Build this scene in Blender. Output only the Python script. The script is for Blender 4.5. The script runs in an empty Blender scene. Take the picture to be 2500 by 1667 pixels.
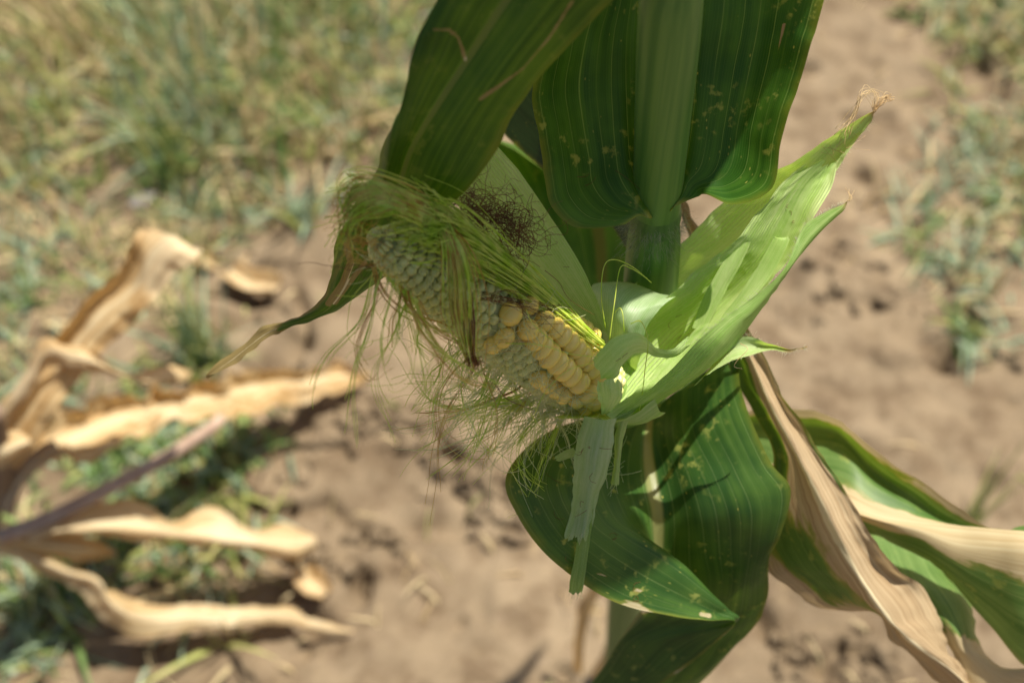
import bpy, math, random
import numpy as np
from mathutils import Vector, Matrix

R = math.radians
random.seed(7)
rng = np.random.default_rng(11)
scene = bpy.context.scene
COL = scene.collection

# ------------------------------------------------------------------ camera, sky, sun, exposure
PITCH = R(55.0)
CAM_H = 1.25
LENS = 40.0
FPX = 2500 * LENS / 36.0
cam_data = bpy.data.cameras.new('camera')
cam = bpy.data.objects.new('camera', cam_data)
COL.objects.link(cam)
cam.location = (0, 0, CAM_H)
cam.rotation_euler = (R(90) - PITCH, 0, 0)
cam_data.lens = LENS
cam_data.sensor_width = 36.0
cam_data.clip_start = 0.02
cam_data.clip_end = 500
cam_data.dof.use_dof = True
cam_data.dof.focus_distance = 0.497
cam_data.dof.aperture_fstop = 5.0
scene.camera = cam

SUN_DIR = Vector((0.33, 0.30, 1.0)).normalized()        # towards the sun
sun_el = math.asin(SUN_DIR.z)
sun_az = math.atan2(SUN_DIR.x, SUN_DIR.y)
world = bpy.data.worlds.new('World')
scene.world = world
world.use_nodes = True
wn = world.node_tree.nodes
wl = world.node_tree.links
wn.clear()
sky = wn.new('ShaderNodeTexSky')
sky.sky_type = 'NISHITA'
sky.sun_disc = False
sky.sun_elevation = sun_el
sky.sun_rotation = sun_az
sky.dust_density = 2.5
bg = wn.new('ShaderNodeBackground')
bg.inputs['Strength'].default_value = 0.06
wo = wn.new('ShaderNodeOutputWorld')
wl.new(sky.outputs[0], bg.inputs[0])
wl.new(bg.outputs[0], wo.inputs[0])
sun_data = bpy.data.lights.new('sun', 'SUN')
sun_data.energy = 5.0
sun_data.angle = R(0.5)
sun_data.color = (1.0, 0.93, 0.82)
sun = bpy.data.objects.new('sun', sun_data)
COL.objects.link(sun)
sun.rotation_euler = SUN_DIR.to_track_quat('Z', 'Y').to_euler()
sun.location = (2, 2, 4)

scene.view_settings.view_transform = 'Standard'
scene.view_settings.look = 'None'
scene.view_settings.gamma = 1.0
scene.view_settings.use_curve_mapping = False
scene.view_settings.exposure = 0.7
scene.render.engine = 'CYCLES'
scene.cycles.use_denoising = True
scene.cycles.max_bounces = 8
scene.cycles.transparent_max_bounces = 8

# ------------------------------------------------------------------ placing helpers
CAM = np.array([0, 0, CAM_H])
FW = np.array([0, math.cos(PITCH), -math.sin(PITCH)])
UP = np.array([0, math.sin(PITCH), math.cos(PITCH)])
RT = np.array([1.0, 0, 0])


def P(x, y, d):
    return CAM + d * (FW + (x - 1250) / FPX * RT + (833.5 - y) / FPX * UP)


def G(x, y, h=0.0):
    """point of the ground (or of height h above it) seen at that place of the photograph"""
    dz = -FW[2] - (833.5 - y) / FPX * UP[2]
    return P(x, y, (CAM_H - h) / dz)


def proj(p):
    v = np.asarray(p) - CAM
    d = v @ FW
    return 1250 + FPX * (v @ RT) / d, 833.5 - FPX * (v @ UP) / d, d


def hash01(*k):
    n = 0
    for i, a in enumerate(k):
        n = (n * 1103515245 + int(a) * 12345 + 7919 * (i + 1)) & 0x7fffffff
    n ^= n >> 13
    n = (n * 60493 + 19990303) & 0x7fffffff
    return (n % 100003) / 100003.0


def vnoise2(x, y, seed=0):
    """smooth value noise in -1..1 on numpy arrays"""
    x = np.asarray(x, float)
    y = np.asarray(y, float)
    xi = np.floor(x).astype(np.int64)
    yi = np.floor(y).astype(np.int64)
    xf = x - xi
    yf = y - yi
    u = xf * xf * (3 - 2 * xf)
    v = yf * yf * (3 - 2 * yf)

    def h(a, b):
        n = (a * 374761393 + b * 668265263 + seed * 1442695041) & 0xffffffff
        n = ((n ^ (n >> 13)) * 1274126177) & 0xffffffff
        n = n ^ (n >> 16)
        return (n & 0xffff) / 32767.5 - 1.0
    a = h(xi, yi); b = h(xi + 1, yi); c = h(xi, yi + 1); d = h(xi + 1, yi + 1)
    return (a * (1 - u) + b * u) * (1 - v) + (c * (1 - u) + d * u) * v


def fbm(x, y, seed=0, octv=4):
    s = 0
    a = 1.0
    for k in range(octv):
        s = s + a * vnoise2(np.asarray(x) * 2 ** k, np.asarray(y) * 2 ** k, seed + k * 17)
        a *= 0.5
    return s


def catmull(ctrl, n, axis=0):
    """Catmull-Rom resampling of an array along one axis, n steps per span; returns samples and their parameter"""
    A = np.moveaxis(np.asarray(ctrl, float), axis, 0)
    m = A.shape[0]
    ext = np.concatenate([[2 * A[0] - A[1]], A, [2 * A[-1] - A[-2]]])
    out = []
    for i in range(m - 1):
        p0, p1, p2, p3 = ext[i], ext[i + 1], ext[i + 2], ext[i + 3]
        for k in range(n):
            t = k / n
            out.append(0.5 * (2 * p1 + (p2 - p0) * t + (2 * p0 - 5 * p1 + 4 * p2 - p3) * t * t + (3 * p1 - p0 - 3 * p2 + p3) * t ** 3))
    out.append(A[-1])
    return np.moveaxis(np.array(out), 0, axis)


def link_mesh(name, verts, faces, mat, parent=None, smooth=True):
    me = bpy.data.meshes.new(name)
    me.from_pydata([tuple(v) for v in verts], [], faces)
    if smooth:
        me.polygons.foreach_set('use_smooth', [True] * len(me.polygons))
    me.update()
    o = bpy.data.objects.new(name, me)
    COL.objects.link(o)
    if mat is not None:
        me.materials.append(mat)
    if parent is not None:
        adopt(o, parent)
    return o


def adopt(o, parent):
    o.parent = parent
    o.matrix_parent_inverse = parent.matrix_world.inverted() if parent.type == 'EMPTY' and parent.parent is None else Matrix()


def empty(name, loc, label, cat, group=None):
    o = bpy.data.objects.new(name, None)
    COL.objects.link(o)
    o.location = tuple(loc)
    o.matrix_world = Matrix.Translation(Vector(tuple(loc)))
    o.empty_display_size = 0.02
    tag(o, label, cat, group)
    return o


def tag(o, label=None, cat=None, group=None, kind=None):
    if label: o['label'] = label
    if cat: o['category'] = cat
    if group: o['group'] = group
    if kind: o['kind'] = kind
    return o


# ------------------------------------------------------------------ node helpers
class NT:
    def __init__(self, name):
        self.m = bpy.data.materials.new(name)
        self.m.use_nodes = True
        self.t = self.m.node_tree
        self.t.nodes.clear()

    def n(self, typ, **kw):
        nd = self.t.nodes.new(typ)
        for k, v in kw.items():
            setattr(nd, k, v)
        return nd

    def put(self, sock, v):
        if isinstance(v, bpy.types.NodeSocket):
            self.t.links.new(v, sock)
        elif v is not None:
            sock.default_value = v

    def math(self, op, a, b=None, c=None, clamp=False):
        nd = self.n('ShaderNodeMath', operation=op, use_clamp=clamp)
        for i, v in enumerate((a, b, c)):
            if v is not None:
                self.put(nd.inputs[i], v)
        return nd.outputs[0]

    def mix(self, f, a, b):
        nd = self.n('ShaderNodeMix', data_type='RGBA')
        self.put(nd.inputs[0], f)
        self.put(nd.inputs[6], a if isinstance(a, bpy.types.NodeSocket) else (*a, 1))
        self.put(nd.inputs[7], b if isinstance(b, bpy.types.NodeSocket) else (*b, 1))
        return nd.outputs[2]

    def smooth(self, v, lo, hi, to0=0.0, to1=1.0):
        nd = self.n('ShaderNodeMapRange', interpolation_type='SMOOTHSTEP')
        self.put(nd.inputs[0], v)
        for i, k in enumerate((lo, hi, to0, to1)):
            nd.inputs[i + 1].default_value = k
        return nd.outputs[0]

    def noise(self, vec, scale, detail=3.0, rough=0.55, dist=0.0):
        nd = self.n('ShaderNodeTexNoise')
        self.put(nd.inputs['Vector'], vec)
        nd.inputs['Scale'].default_value = scale
        nd.inputs['Detail'].default_value = detail
        nd.inputs['Roughness'].default_value = rough
        nd.inputs['Distortion'].default_value = dist
        return nd.outputs[0]

    def scaled(self, vec, s):
        nd = self.n('ShaderNodeMapping')
        self.put(nd.inputs[0], vec)
        nd.inputs['Scale'].default_value = s
        return nd.outputs[0]

    def attr(self, name):
        nd = self.n('ShaderNodeAttribute', attribute_name=name)
        return nd

    def finish(self, shader):
        out = self.n('ShaderNodeOutputMaterial')
        self.t.links.new(shader, out.inputs[0])
        return self.m


def sheet_shader(T, colour, back, transl, rough, spec, bump, strength=0.25, dist=0.0004):
    bs = T.n('ShaderNodeBsdfPrincipled')
    T.put(bs.inputs['Base Color'], colour)
    T.put(bs.inputs['Roughness'], rough)
    bs.inputs['Specular IOR Level'].default_value = spec
    tr = T.n('ShaderNodeBsdfTranslucent')
    T.put(tr.inputs['Color'], back)
    if bump is not None:
        bp = T.n('ShaderNodeBump')
        bp.inputs['Strength'].default_value = strength
        bp.inputs['Distance'].default_value = dist
        T.put(bp.inputs['Height'], bump)
        T.t.links.new(bp.outputs[0], bs.inputs['Normal'])
    mx = T.n('ShaderNodeMixShader')
    T.put(mx.inputs[0], transl)
    T.t.links.new(bs.outputs[0], mx.inputs[1])
    T.t.links.new(tr.outputs[0], mx.inputs[2])
    return mx.outputs[0]


def leaf_material(name, dark=(0.024, 0.085, 0.008), light=(0.066, 0.17, 0.018), vein=(0.26, 0.38, 0.11), margin=(0.26, 0.26, 0.03),
                  rib=(0.42, 0.44, 0.20), ribw=0.03, nveins=14, nfine=90, specks=0.8, marginw=0.08, transl=0.34,
                  dry=(0.46, 0.33, 0.17), drydark=(0.28, 0.17, 0.08), veinamt=0.48, rough=0.42, spec=0.3, collar=0.0, glow=(1.7, 1.5, 0.35)):
    T = NT(name)
    uv = T.n('ShaderNodeUVMap').outputs[0]
    sep = T.n('ShaderNodeSeparateXYZ')
    T.put(sep.inputs[0], uv)
    u, v = sep.outputs[0], sep.outputs[1]
    geo = T.n('ShaderNodeTexCoord').outputs['Object']
    wob = T.noise(T.scaled(uv, (6, 3, 1)), 1.0, 2)
    uu = T.math('MULTIPLY_ADD', T.noise(T.scaled(uv, (9, 0.7, 1)), 1.0, 2), 0.05, T.math('MULTIPLY_ADD', wob, 0.012, u))
    # broad colour drift, streaked along the blade
    streak = T.noise(T.scaled(uv, (26, 2.2, 1)), 1.0, 3)
    patch = T.noise(geo, 28, 3)
    base = T.mix(T.smooth(T.math('MULTIPLY_ADD', streak, 0.5, T.math('MULTIPLY', patch, 0.5)), 0.36, 0.66), dark, light)
    # veins
    fine = T.math('ABSOLUTE', T.math('SINE', T.math('MULTIPLY', uu, math.pi * nfine)))
    major = T.math('ABSOLUTE', T.math('SINE', T.math('MULTIPLY', uu, math.pi * nveins)))
    fmask = T.smooth(fine, 0.0, 0.55, 1.0, 0.0)
    mwid = T.smooth(major, 0.0, 0.16, 1.0, 0.0)
    fade = T.smooth(T.noise(T.scaled(uv, (17, 5, 1)), 1.0, 1), 0.3, 0.62, 0.25, 1.0)
    c = T.mix(T.math('MULTIPLY', fmask, 0.16 * veinamt), base, vein)
    c = T.mix(T.math('MULTIPLY', T.math('MULTIPLY', mwid, fade), veinamt), c, vein)
    # pale feeding specks stretched along the veins
    vo = T.n('ShaderNodeTexVoronoi')
    T.put(vo.inputs['Vector'], T.scaled(uv, (58, 62, 1)))
    vo.inputs['Scale'].default_value = 1.0
    sp = T.smooth(vo.outputs['Distance'], 0.10, 0.22, 1.0, 0.0)
    spr = T.n('ShaderNodeSeparateColor')
    T.put(spr.inputs[0], vo.outputs['Color'])
    clus = T.smooth(T.noise(geo, 60, 2), 0.50, 0.66)
    spm = T.math('MULTIPLY', T.math('MULTIPLY', sp, T.math('GREATER_THAN', spr.outputs[0], 0.55)), T.math('MULTIPLY', clus, specks))
    c = T.mix(spm, c, (0.40, 0.40, 0.10))
    blot = T.math('MULTIPLY', T.smooth(T.noise(T.scaled(geo, (1, 1, 1)), 190, 3), 0.55, 0.68), T.math('MULTIPLY', T.smooth(T.noise(geo, 38, 2), 0.47, 0.62), specks * 0.75))
    c = T.mix(blot, c, (0.34, 0.38, 0.10))
    # yellowing margin
    e = T.math('MULTIPLY', T.math('ABSOLUTE', T.math('SUBTRACT', u, 0.5)), 2.0)
    en = T.math('MULTIPLY_ADD', T.math('SUBTRACT', T.noise(T.scaled(uv, (3, 11, 1)), 1.0, 4, 0.65), 0.5), marginw * 3.0, e)
    mm = T.smooth(en, 1.0 - marginw * 1.1, 1.0 + marginw * 0.5)
    c = T.mix(T.math('MULTIPLY', mm, 0.5), c, margin)
    # midrib
    rd = T.math('ABSOLUTE', T.math('SUBTRACT', u, 0.5))
    if ribw > 0:
        rm = T.smooth(rd, ribw * 0.45, ribw, 1.0, 0.0)
        c = T.mix(T.math('MULTIPLY', rm, 0.92), c, rib)
    # pale wedge at the collar
    if collar > 0:
        cn = T.math('MULTIPLY_ADD', wob, 0.03, v)
        cm = T.smooth(cn, collar * 0.6, collar * 1.3, 1.0, 0.0)
        c = T.mix(T.math('MULTIPLY', cm, 0.85), c, (0.30, 0.33, 0.09))
    # dried tissue
    dr = T.attr('dry').outputs['Fac']
    dn = T.math('ADD', dr, T.math('MULTIPLY', T.math('SUBTRACT', T.noise(T.scaled(uv, (11, 9, 1)), 1.0, 4, 0.6), 0.5), 0.85))
    dn = T.math('MULTIPLY', dn, T.smooth(dr, 0.02, 0.15))
    dm = T.smooth(dn, 0.42, 0.54)
    rim = T.math('MULTIPLY', T.smooth(dn, 0.34, 0.44), 0.4)
    fib = T.noise(T.scaled(uv, (70, 2.5, 1)), 1.0, 3)
    dcol = T.mix(T.smooth(fib, 0.3, 0.7), drydark, dry)
    if ribw > 0:
        dcol = T.mix(T.math('MULTIPLY', rm, 0.9), dcol, (0.76, 0.66, 0.42))
    c = T.mix(rim, c, (0.26, 0.24, 0.05))
    c = T.mix(dm, c, dcol)
    back = T.n('ShaderNodeMix', data_type='RGBA', blend_type='MULTIPLY')
    back.inputs[0].default_value = 1.0
    T.put(back.inputs[6], c)
    T.put(back.inputs[7], T.mix(dm, glow, (1.0, 0.95, 0.80)))
    hgt = T.math('ADD', T.math('MULTIPLY', fmask, 0.35), T.math('MULTIPLY', mwid, 0.6))
    rg = T.math('MULTIPLY_ADD', dm, 0.3, T.math('MULTIPLY_ADD', patch, 0.2, rough - 0.1))
    return T.finish(sheet_shader(T, c, back.outputs[2], transl, rg, spec, hgt))


def husk_material(name, a=(0.56, 0.69, 0.28), b=(0.40, 0.60, 0.14), vein=(0.72, 0.82, 0.48), nfine=28, transl=0.34, dry=(0.50, 0.37, 0.18), hairy=0.0, spec=0.35, rough=0.5):
    T = NT(name)
    uv = T.n('ShaderNodeUVMap').outputs[0]
    sep = T.n('ShaderNodeSeparateXYZ')
    T.put(sep.inputs[0], uv)
    u = T.math('MULTIPLY_ADD', T.noise(T.scaled(uv, (5, 4, 1)), 1.0, 2), 0.05, sep.outputs[0])
    v = sep.outputs[1]
    geo = T.n('ShaderNodeTexCoord').outputs['Object']
    c = T.mix(T.smooth(T.noise(T.scaled(uv, (9, 1.6, 1)), 1.0, 3), 0.33, 0.68), b, a)
    c = T.mix(T.math('MULTIPLY', T.smooth(T.noise(geo, 45, 3), 0.42, 0.68), 0.45), c, b)
    fine = T.math('ABSOLUTE', T.math('SINE', T.math('MULTIPLY', u, math.pi * nfine)))
    fm = T.smooth(fine, 0.0, 0.5, 1.0, 0.0)
    # cross veins of the net
    cross = T.n('ShaderNodeTexVoronoi', feature='DISTANCE_TO_EDGE')
    T.put(cross.inputs['Vector'], T.scaled(uv, (nfine * 0.5, 34, 1)))
    cross.inputs['Scale'].default_value = 1.0
    cm = T.smooth(cross.outputs['Distance'], 0.02, 0.09, 1.0, 0.0)
    c = T.mix(T.math('MULTIPLY', fm, 0.75), c, vein)
    c = T.mix(T.math('MULTIPLY', cm, 0.16), c, vein)
    dr = T.attr('dry').outputs['Fac']
    dn = T.math('MULTIPLY', T.math('ADD', dr, T.math('MULTIPLY', T.math('SUBTRACT', T.noise(T.scaled(uv, (9, 8, 1)), 1.0, 4, 0.6), 0.5), 0.8)), T.smooth(dr, 0.02, 0.2))
    c = T.mix(T.math('MULTIPLY', T.smooth(dn, 0.3, 0.6), 0.5), c, (0.42, 0.42, 0.12))
    c = T.mix(T.smooth(dn, 0.55, 0.72), c, dry)
    back = T.n('ShaderNodeMix', data_type='RGBA', blend_type='MULTIPLY')
    back.inputs[0].default_value = 1.0
    T.put(back.inputs[6], c)
    back.inputs[7].default_value = (1.25, 1.30, 0.35, 1)
    hgt = T.math('ADD', T.math('MULTIPLY', fm, 0.6), T.math('MULTIPLY', T.noise(geo, 160, 2), 0.5))
    return T.finish(sheet_shader(T, c, back.outputs[2], transl, rough, spec, hgt, 0.9, 0.0009))


def dry_material(name, a=(0.66, 0.51, 0.28), b=(0.42, 0.25, 0.09), c2=(0.78, 0.67, 0.44), transl=0.28):
    T = NT(name)
    uv = T.n('ShaderNodeUVMap').outputs[0]
    sep = T.n('ShaderNodeSeparateXYZ')
    T.put(sep.inputs[0], uv)
    geo = T.n('ShaderNodeTexCoord').outputs['Object']
    st = T.noise(T.scaled(uv, (9, 1.3, 1)), 1.0, 4)
    c = T.mix(T.smooth(st, 0.38, 0.62), b, a)
    ed = T.math('MULTIPLY_ADD', T.noise(T.scaled(uv, (3, 6, 1)), 1.0, 3), 0.3, T.math('MULTIPLY', T.math('ABSOLUTE', T.math('SUBTRACT', sep.outputs[0], 0.5)), 2.0))
    c = T.mix(T.math('MULTIPLY', T.smooth(ed, 0.92, 1.12), 0.8), c, b)
    c = T.mix(T.math('MULTIPLY', T.smooth(T.noise(geo, 9, 3), 0.48, 0.66), 0.7), c, c2)
    c = T.mix(T.math('MULTIPLY', T.smooth(T.noise(geo, 22, 3), 0.56, 0.70), 0.6), c, b)
    fine = T.math('ABSOLUTE', T.math('SINE', T.math('MULTIPLY', sep.outputs[0], math.pi * 26)))
    rd = T.math('ABSOLUTE', T.math('SUBTRACT', sep.outputs[0], 0.5))
    c = T.mix(T.smooth(rd, 0.03, 0.07, 0.8, 0.0), c, (0.72, 0.62, 0.40))
    back = T.n('ShaderNodeMix', data_type='RGBA', blend_type='MULTIPLY')
    back.inputs[0].default_value = 1.0
    T.put(back.inputs[6], c)
    back.inputs[7].default_value = (1.2, 0.95, 0.55, 1)
    return T.finish(sheet_shader(T, c, back.outputs[2], transl, 0.6, 0.25, fine, 0.3, 0.002))


def simple_material(name, a, b, scale=60, rough=0.5, spec=0.4, transl=0.0, sss=0.0, stretch=None, bump=0.0):
    T = NT(name)
    geo = T.n('ShaderNodeTexCoord').outputs['Object']
    vec = T.scaled(geo, stretch) if stretch else geo
    nz = T.noise(vec, scale, 3)
    c = T.mix(T.smooth(nz, 0.32, 0.68), a, b)
    bs = T.n('ShaderNodeBsdfPrincipled')
    T.put(bs.inputs['Base Color'], c)
    bs.inputs['Roughness'].default_value = rough
    bs.inputs['Specular IOR Level'].default_value = spec
    if sss > 0:
        bs.inputs['Subsurface Weight'].default_value = sss
        bs.inputs['Subsurface Radius'].default_value = (1.0, 0.55, 0.18)
        bs.inputs['Subsurface Scale'].default_value = 0.004
    if bump > 0:
        bp = T.n('ShaderNodeBump')
        bp.inputs['Strength'].default_value = 0.4
        bp.inputs['Distance'].default_value = bump
        T.put(bp.inputs['Height'], nz)
        T.t.links.new(bp.outputs[0], bs.inputs['Normal'])
    sh = bs.outputs[0]
    if transl > 0:
        tr = T.n('ShaderNodeBsdfTranslucent')
        T.put(tr.inputs['Color'], c)
        mx = T.n('ShaderNodeMixShader')
        mx.inputs[0].default_value = transl
        T.t.links.new(bs.outputs[0], mx.inputs[1])
        T.t.links.new(tr.outputs[0], mx.inputs[2])
        sh = mx.outputs[0]
    return T.finish(sh)


def colour_attr_material(name, transl=0.35, rough=0.55):
    T = NT(name)
    col = T.attr('col').outputs['Color']
    geo = T.n('ShaderNodeTexCoord').outputs['Object']
    dk = T.n('ShaderNodeMix', data_type='RGBA', blend_type='MULTIPLY')
    dk.inputs[0].default_value = 1.0
    T.put(dk.inputs[6], col)
    T.put(dk.inputs[7], T.mix(T.noise(geo, 90, 2), (0.75, 0.75, 0.75), (1.15, 1.15, 1.15)))
    return T.finish(sheet_shader(T, dk.outputs[2], dk.outputs[2], transl, rough, 0.3, None))


M = {}
M['leaf'] = leaf_material('leaf green', nveins=17, nfine=110, collar=0.028)
M['leaf_near'] = leaf_material('leaf green broad', dark=(0.030, 0.090, 0.007), light=(0.095, 0.19, 0.014), dry=(0.36, 0.29, 0.11), drydark=(0.24, 0.17, 0.06), nveins=12, nfine=90, specks=0.25, veinamt=0.3, ribw=0.035, rib=(0.13, 0.18, 0.05), transl=0.38, marginw=0.12)
M['leaf_blue'] = leaf_material('leaf bluish green', dark=(0.027, 0.080, 0.016), light=(0.075, 0.158, 0.028), dry=(0.56, 0.50, 0.32), drydark=(0.40, 0.34, 0.18), vein=(0.22, 0.31, 0.12), nveins=22, nfine=120, specks=1.0, marginw=0.08, ribw=0.03, rib=(0.26, 0.28, 0.11), rough=0.36, spec=0.3)
M['leaf_dry'] = leaf_material('leaf half dried', dark=(0.05, 0.11, 0.025), light=(0.09, 0.17, 0.04), nveins=16, ribw=0.045, rib=(0.62, 0.55, 0.30), marginw=0.12, margin=(0.36, 0.27, 0.08), specks=0.4, dry=(0.56, 0.44, 0.27), drydark=(0.34, 0.23, 0.12))
M['leaf_pale'] = leaf_material('leaf pale green', dark=(0.075, 0.16, 0.035), light=(0.18, 0.29, 0.09), vein=(0.30, 0.36, 0.16), nveins=18, ribw=0.0, marginw=0.06, margin=(0.42, 0.36, 0.18), specks=0.5, dry=(0.66, 0.56, 0.34), drydark=(0.5, 0.38, 0.2), rough=0.38)
M['husk'] = husk_material('husk')
M['husk_pale'] = husk_material('husk inner pale', a=(0.62, 0.76, 0.36), b=(0.44, 0.65, 0.20), vein=(0.78, 0.85, 0.58), nfine=24)
M['husk_blue'] = husk_material('husk inner bluish', a=(0.50, 0.63, 0.37), b=(0.34, 0.52, 0.20), vein=(0.66, 0.74, 0.52), nfine=34, spec=0.5, rough=0.4)
M['husk_outer'] = husk_material('husk outer', a=(0.38, 0.52, 0.16), b=(0.23, 0.40, 0.07), vein=(0.54, 0.66, 0.30), nfine=20)
M['dead'] = dry_material('dead leaf')
M['dead_pale'] = dry_material('dead leaf pale', a=(0.70, 0.57, 0.34), b=(0.46, 0.31, 0.14), c2=(0.80, 0.70, 0.48))
M['dead_grey'] = dry_material('dead leaf grey', a=(0.36, 0.30, 0.22), b=(0.24, 0.16, 0.10), c2=(0.46, 0.40, 0.32), transl=0.2)
M['kernel'] = simple_material('kernel', (0.82, 0.58, 0.09), (0.88, 0.70, 0.20), 90, 0.20, 0.6, sss=0.25)
M['kernel_young'] = simple_material('kernel immature', (0.58, 0.62, 0.18), (0.80, 0.77, 0.36), 300, 0.4, 0.4, sss=0.3)
M['cob'] = simple_material('cob', (0.30, 0.36, 0.13), (0.46, 0.47, 0.22), 300, 0.6, 0.3, bump=0.0006)
M['stalk'] = simple_material('stalk', (0.07, 0.15, 0.03), (0.12, 0.21, 0.05), 1.0, 0.45, 0.4, stretch=(420, 420, 6))
M['sheath'] = simple_material('leaf sheath', (0.070, 0.175, 0.028), (0.14, 0.26, 0.048), 1.0, 0.45, 0.4, stretch=(260, 260, 5))
M['collar'] = simple_material('collar', (0.22, 0.28, 0.045), (0.30, 0.30, 0.06), 90, 0.5, 0.4)
M['silk_green'] = simple_material('silk green', (0.58, 0.78, 0.06), (0.88, 0.92, 0.24), 150, 0.4, 0.4, transl=0.45)
M['silk_pale'] = simple_material('silk pale', (0.78, 0.82, 0.42), (0.88, 0.88, 0.56), 120, 0.4, 0.4, transl=0.5)
M['silk_gold'] = simple_material('silk golden', (0.80, 0.66, 0.16), (0.55, 0.27, 0.04), 70, 0.4, 0.4, transl=0.45)
M['silk_brown'] = simple_material('silk brown', (0.10, 0.035, 0.012), (0.19, 0.075, 0.02), 120, 0.5, 0.3)
M['silk_tan'] = simple_material('silk tan', (0.50, 0.32, 0.14), (0.62, 0.46, 0.24), 120, 0.5, 0.3)
M['hair'] = simple_material('plant hair', (0.50, 0.52, 0.32), (0.62, 0.60, 0.42), 120, 0.5, 0.3, transl=0.3)
M['grass'] = colour_attr_material('grass blades')

# ------------------------------------------------------------------ leaf sheets
class Patch:
    """a smooth sheet through a net of points: rows run along the blade, columns across it"""

    def __init__(self, rows, us=None, nr=8, nc=8, wave=0.0, wfreq=40.0, rag=0.0, rag0=0.0, ragside=0.0, crumple=0.0, dry=None, seed=0, world=False):
        if world:
            C = np.array(rows, float)
        else:
            C = np.array([[P(*p) for p in r] for r in rows])
        m, k = C.shape[:2]
        us = np.linspace(0, 1, k) if us is None else np.array(us, float)
        g = catmull(catmull(C, nr, 0), nc, 1)
        self.A, self.B = g.shape[:2]
        U = catmull(us[:, None], nc, 0)[:, 0]
        L = np.concatenate([[0], np.cumsum(np.linalg.norm(np.diff(C[:, k // 2], axis=0), axis=1))])
        Vv = catmull((L / L[-1])[:, None], nr, 0)[:, 0]
        D = np.zeros((m, k)) if dry is None else np.array(dry, float)
        if D.ndim == 1:
            D = np.repeat(D[:, None], k, 1)
        Dg = np.clip(catmull(catmull(D, nr, 0), nc, 1), 0, 1)
        idx = np.arange(self.A)
        if rag > 0 or rag0 > 0:
            g2 = g.copy()
            E1 = rag * (0.5 + 0.5 * vnoise2(U * 9 + 0.3, U * 0 + seed, seed) + 0.35 * vnoise2(U * 31, U * 0 + seed + 3.0, seed))
            E0 = rag0 * (0.5 + 0.5 * vnoise2(U * 8 + 5.3, U * 0 + seed, seed + 9))
            for j in range(self.B):
                e1, e0 = E1[j], E0[j]
                q = np.clip(e0 + (idx / (self.A - 1)) * (1 - e0 - e1), 0, 1) * (self.A - 1)
                for c in range(3):
                    g2[:, j, c] = np.interp(q, idx, g[:, j, c])
            g = g2
        if ragside > 0:
            g2 = g.copy()
            jd = np.arange(self.B)
            a_ = np.arange(self.A) / (self.A - 1) * L[-1] * 70
            z_ = a_ * 0 + seed
            E0 = ragside * np.maximum(0.0, vnoise2(a_, z_ + 0.7, seed + 1) + 0.4 * vnoise2(a_ * 3, z_ + 0.2, seed + 2))
            E1 = ragside * np.maximum(0.0, vnoise2(a_, z_ + 4.7, seed + 3) + 0.4 * vnoise2(a_ * 3, z_ + 6.2, seed + 4))
            for i in range(self.A):
                e0, e1 = E0[i], E1[i]
                q = (e0 + jd / (self.B - 1) * (1 - e0 - e1)) * (self.B - 1)
                for c in range(3):
                    g2[i, :, c] = np.interp(q, jd, g[i, :, c])
            g = g2
        self.U, self.V = U, Vv
        self.g = g
        nrm = self.normals()
        if wave > 0:
            ee = np.abs(U - 0.5) * 2
            amp = wave * (0.18 + 0.82 * ee ** 2)[None, :]
            side = np.sign(U - 0.5)[None, :]
            w = vnoise2(Vv[:, None] * wfreq * L[-1] * 3.0 + side * 7.7, (U * 1.4)[None, :] + side * 3.1 + seed, seed)
            w = w + 0.4 * vnoise2(Vv[:, None] * wfreq * L[-1] * 9.0 + side * 2.7, (U * 5)[None, :] + seed, seed + 5)
            self.g = g + nrm * (amp * w)[..., None]
        if crumple > 0:
            Wd = np.linalg.norm(C[:, -1] - C[:, 0], axis=1).max()
            cw = fbm(Vv[:, None] * L[-1] * 22 + seed, (U * Wd)[None, :] * 70 + seed * 1.7, seed + 31, 4)
            self.g = self.g + nrm * (crumple * cw)[..., None]
        self.D = Dg
        self.length = L[-1]

    def paint(self, pts, width, val=1.0):
        """a dried scar along a line of photograph places"""
        pts = np.array(pts, float)
        v = self.g - CAM
        d = v @ FW
        px = np.stack([1250 + FPX * (v @ RT) / d, 833.5 - FPX * (v @ UP) / d], -1)
        best = np.full(px.shape[:2], 1e9)
        for a, b in zip(pts[:-1], pts[1:]):
            ab = b - a
            t = np.clip(((px - a) @ ab) / (ab @ ab), 0, 1)
            best = np.minimum(best, np.linalg.norm(px - (a + t[..., None] * ab), axis=2))
        self.D = np.maximum(self.D, val * np.clip(1.5 - best / width, 0, 1))

    def normals(self):
        du = np.gradient(self.g, axis=1)
        dv = np.gradient(self.g, axis=0)
        n = np.cross(dv, du)
        ln = np.linalg.norm(n, axis=2, keepdims=True)
        return n / np.maximum(ln, 1e-12)

    def at(self, u, v, off=0.0):
        i = v * (self.A - 1)
        j = u * (self.B - 1)
        i0 = min(int(i), self.A - 2)
        j0 = min(int(j), self.B - 2)
        a, b = i - i0, j - j0
        g = self.g
        p = (g[i0, j0] * (1 - a) + g[i0 + 1, j0] * a) * (1 - b) + (g[i0, j0 + 1] * (1 - a) + g[i0 + 1, j0 + 1] * a) * b
        n = np.cross(g[i0 + 1, j0] - g[i0, j0], g[i0, j0 + 1] - g[i0, j0])
        n = n / max(np.linalg.norm(n), 1e-12)
        if n @ (CAM - p) < 0:
            n = -n
        return p + n * off

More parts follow.
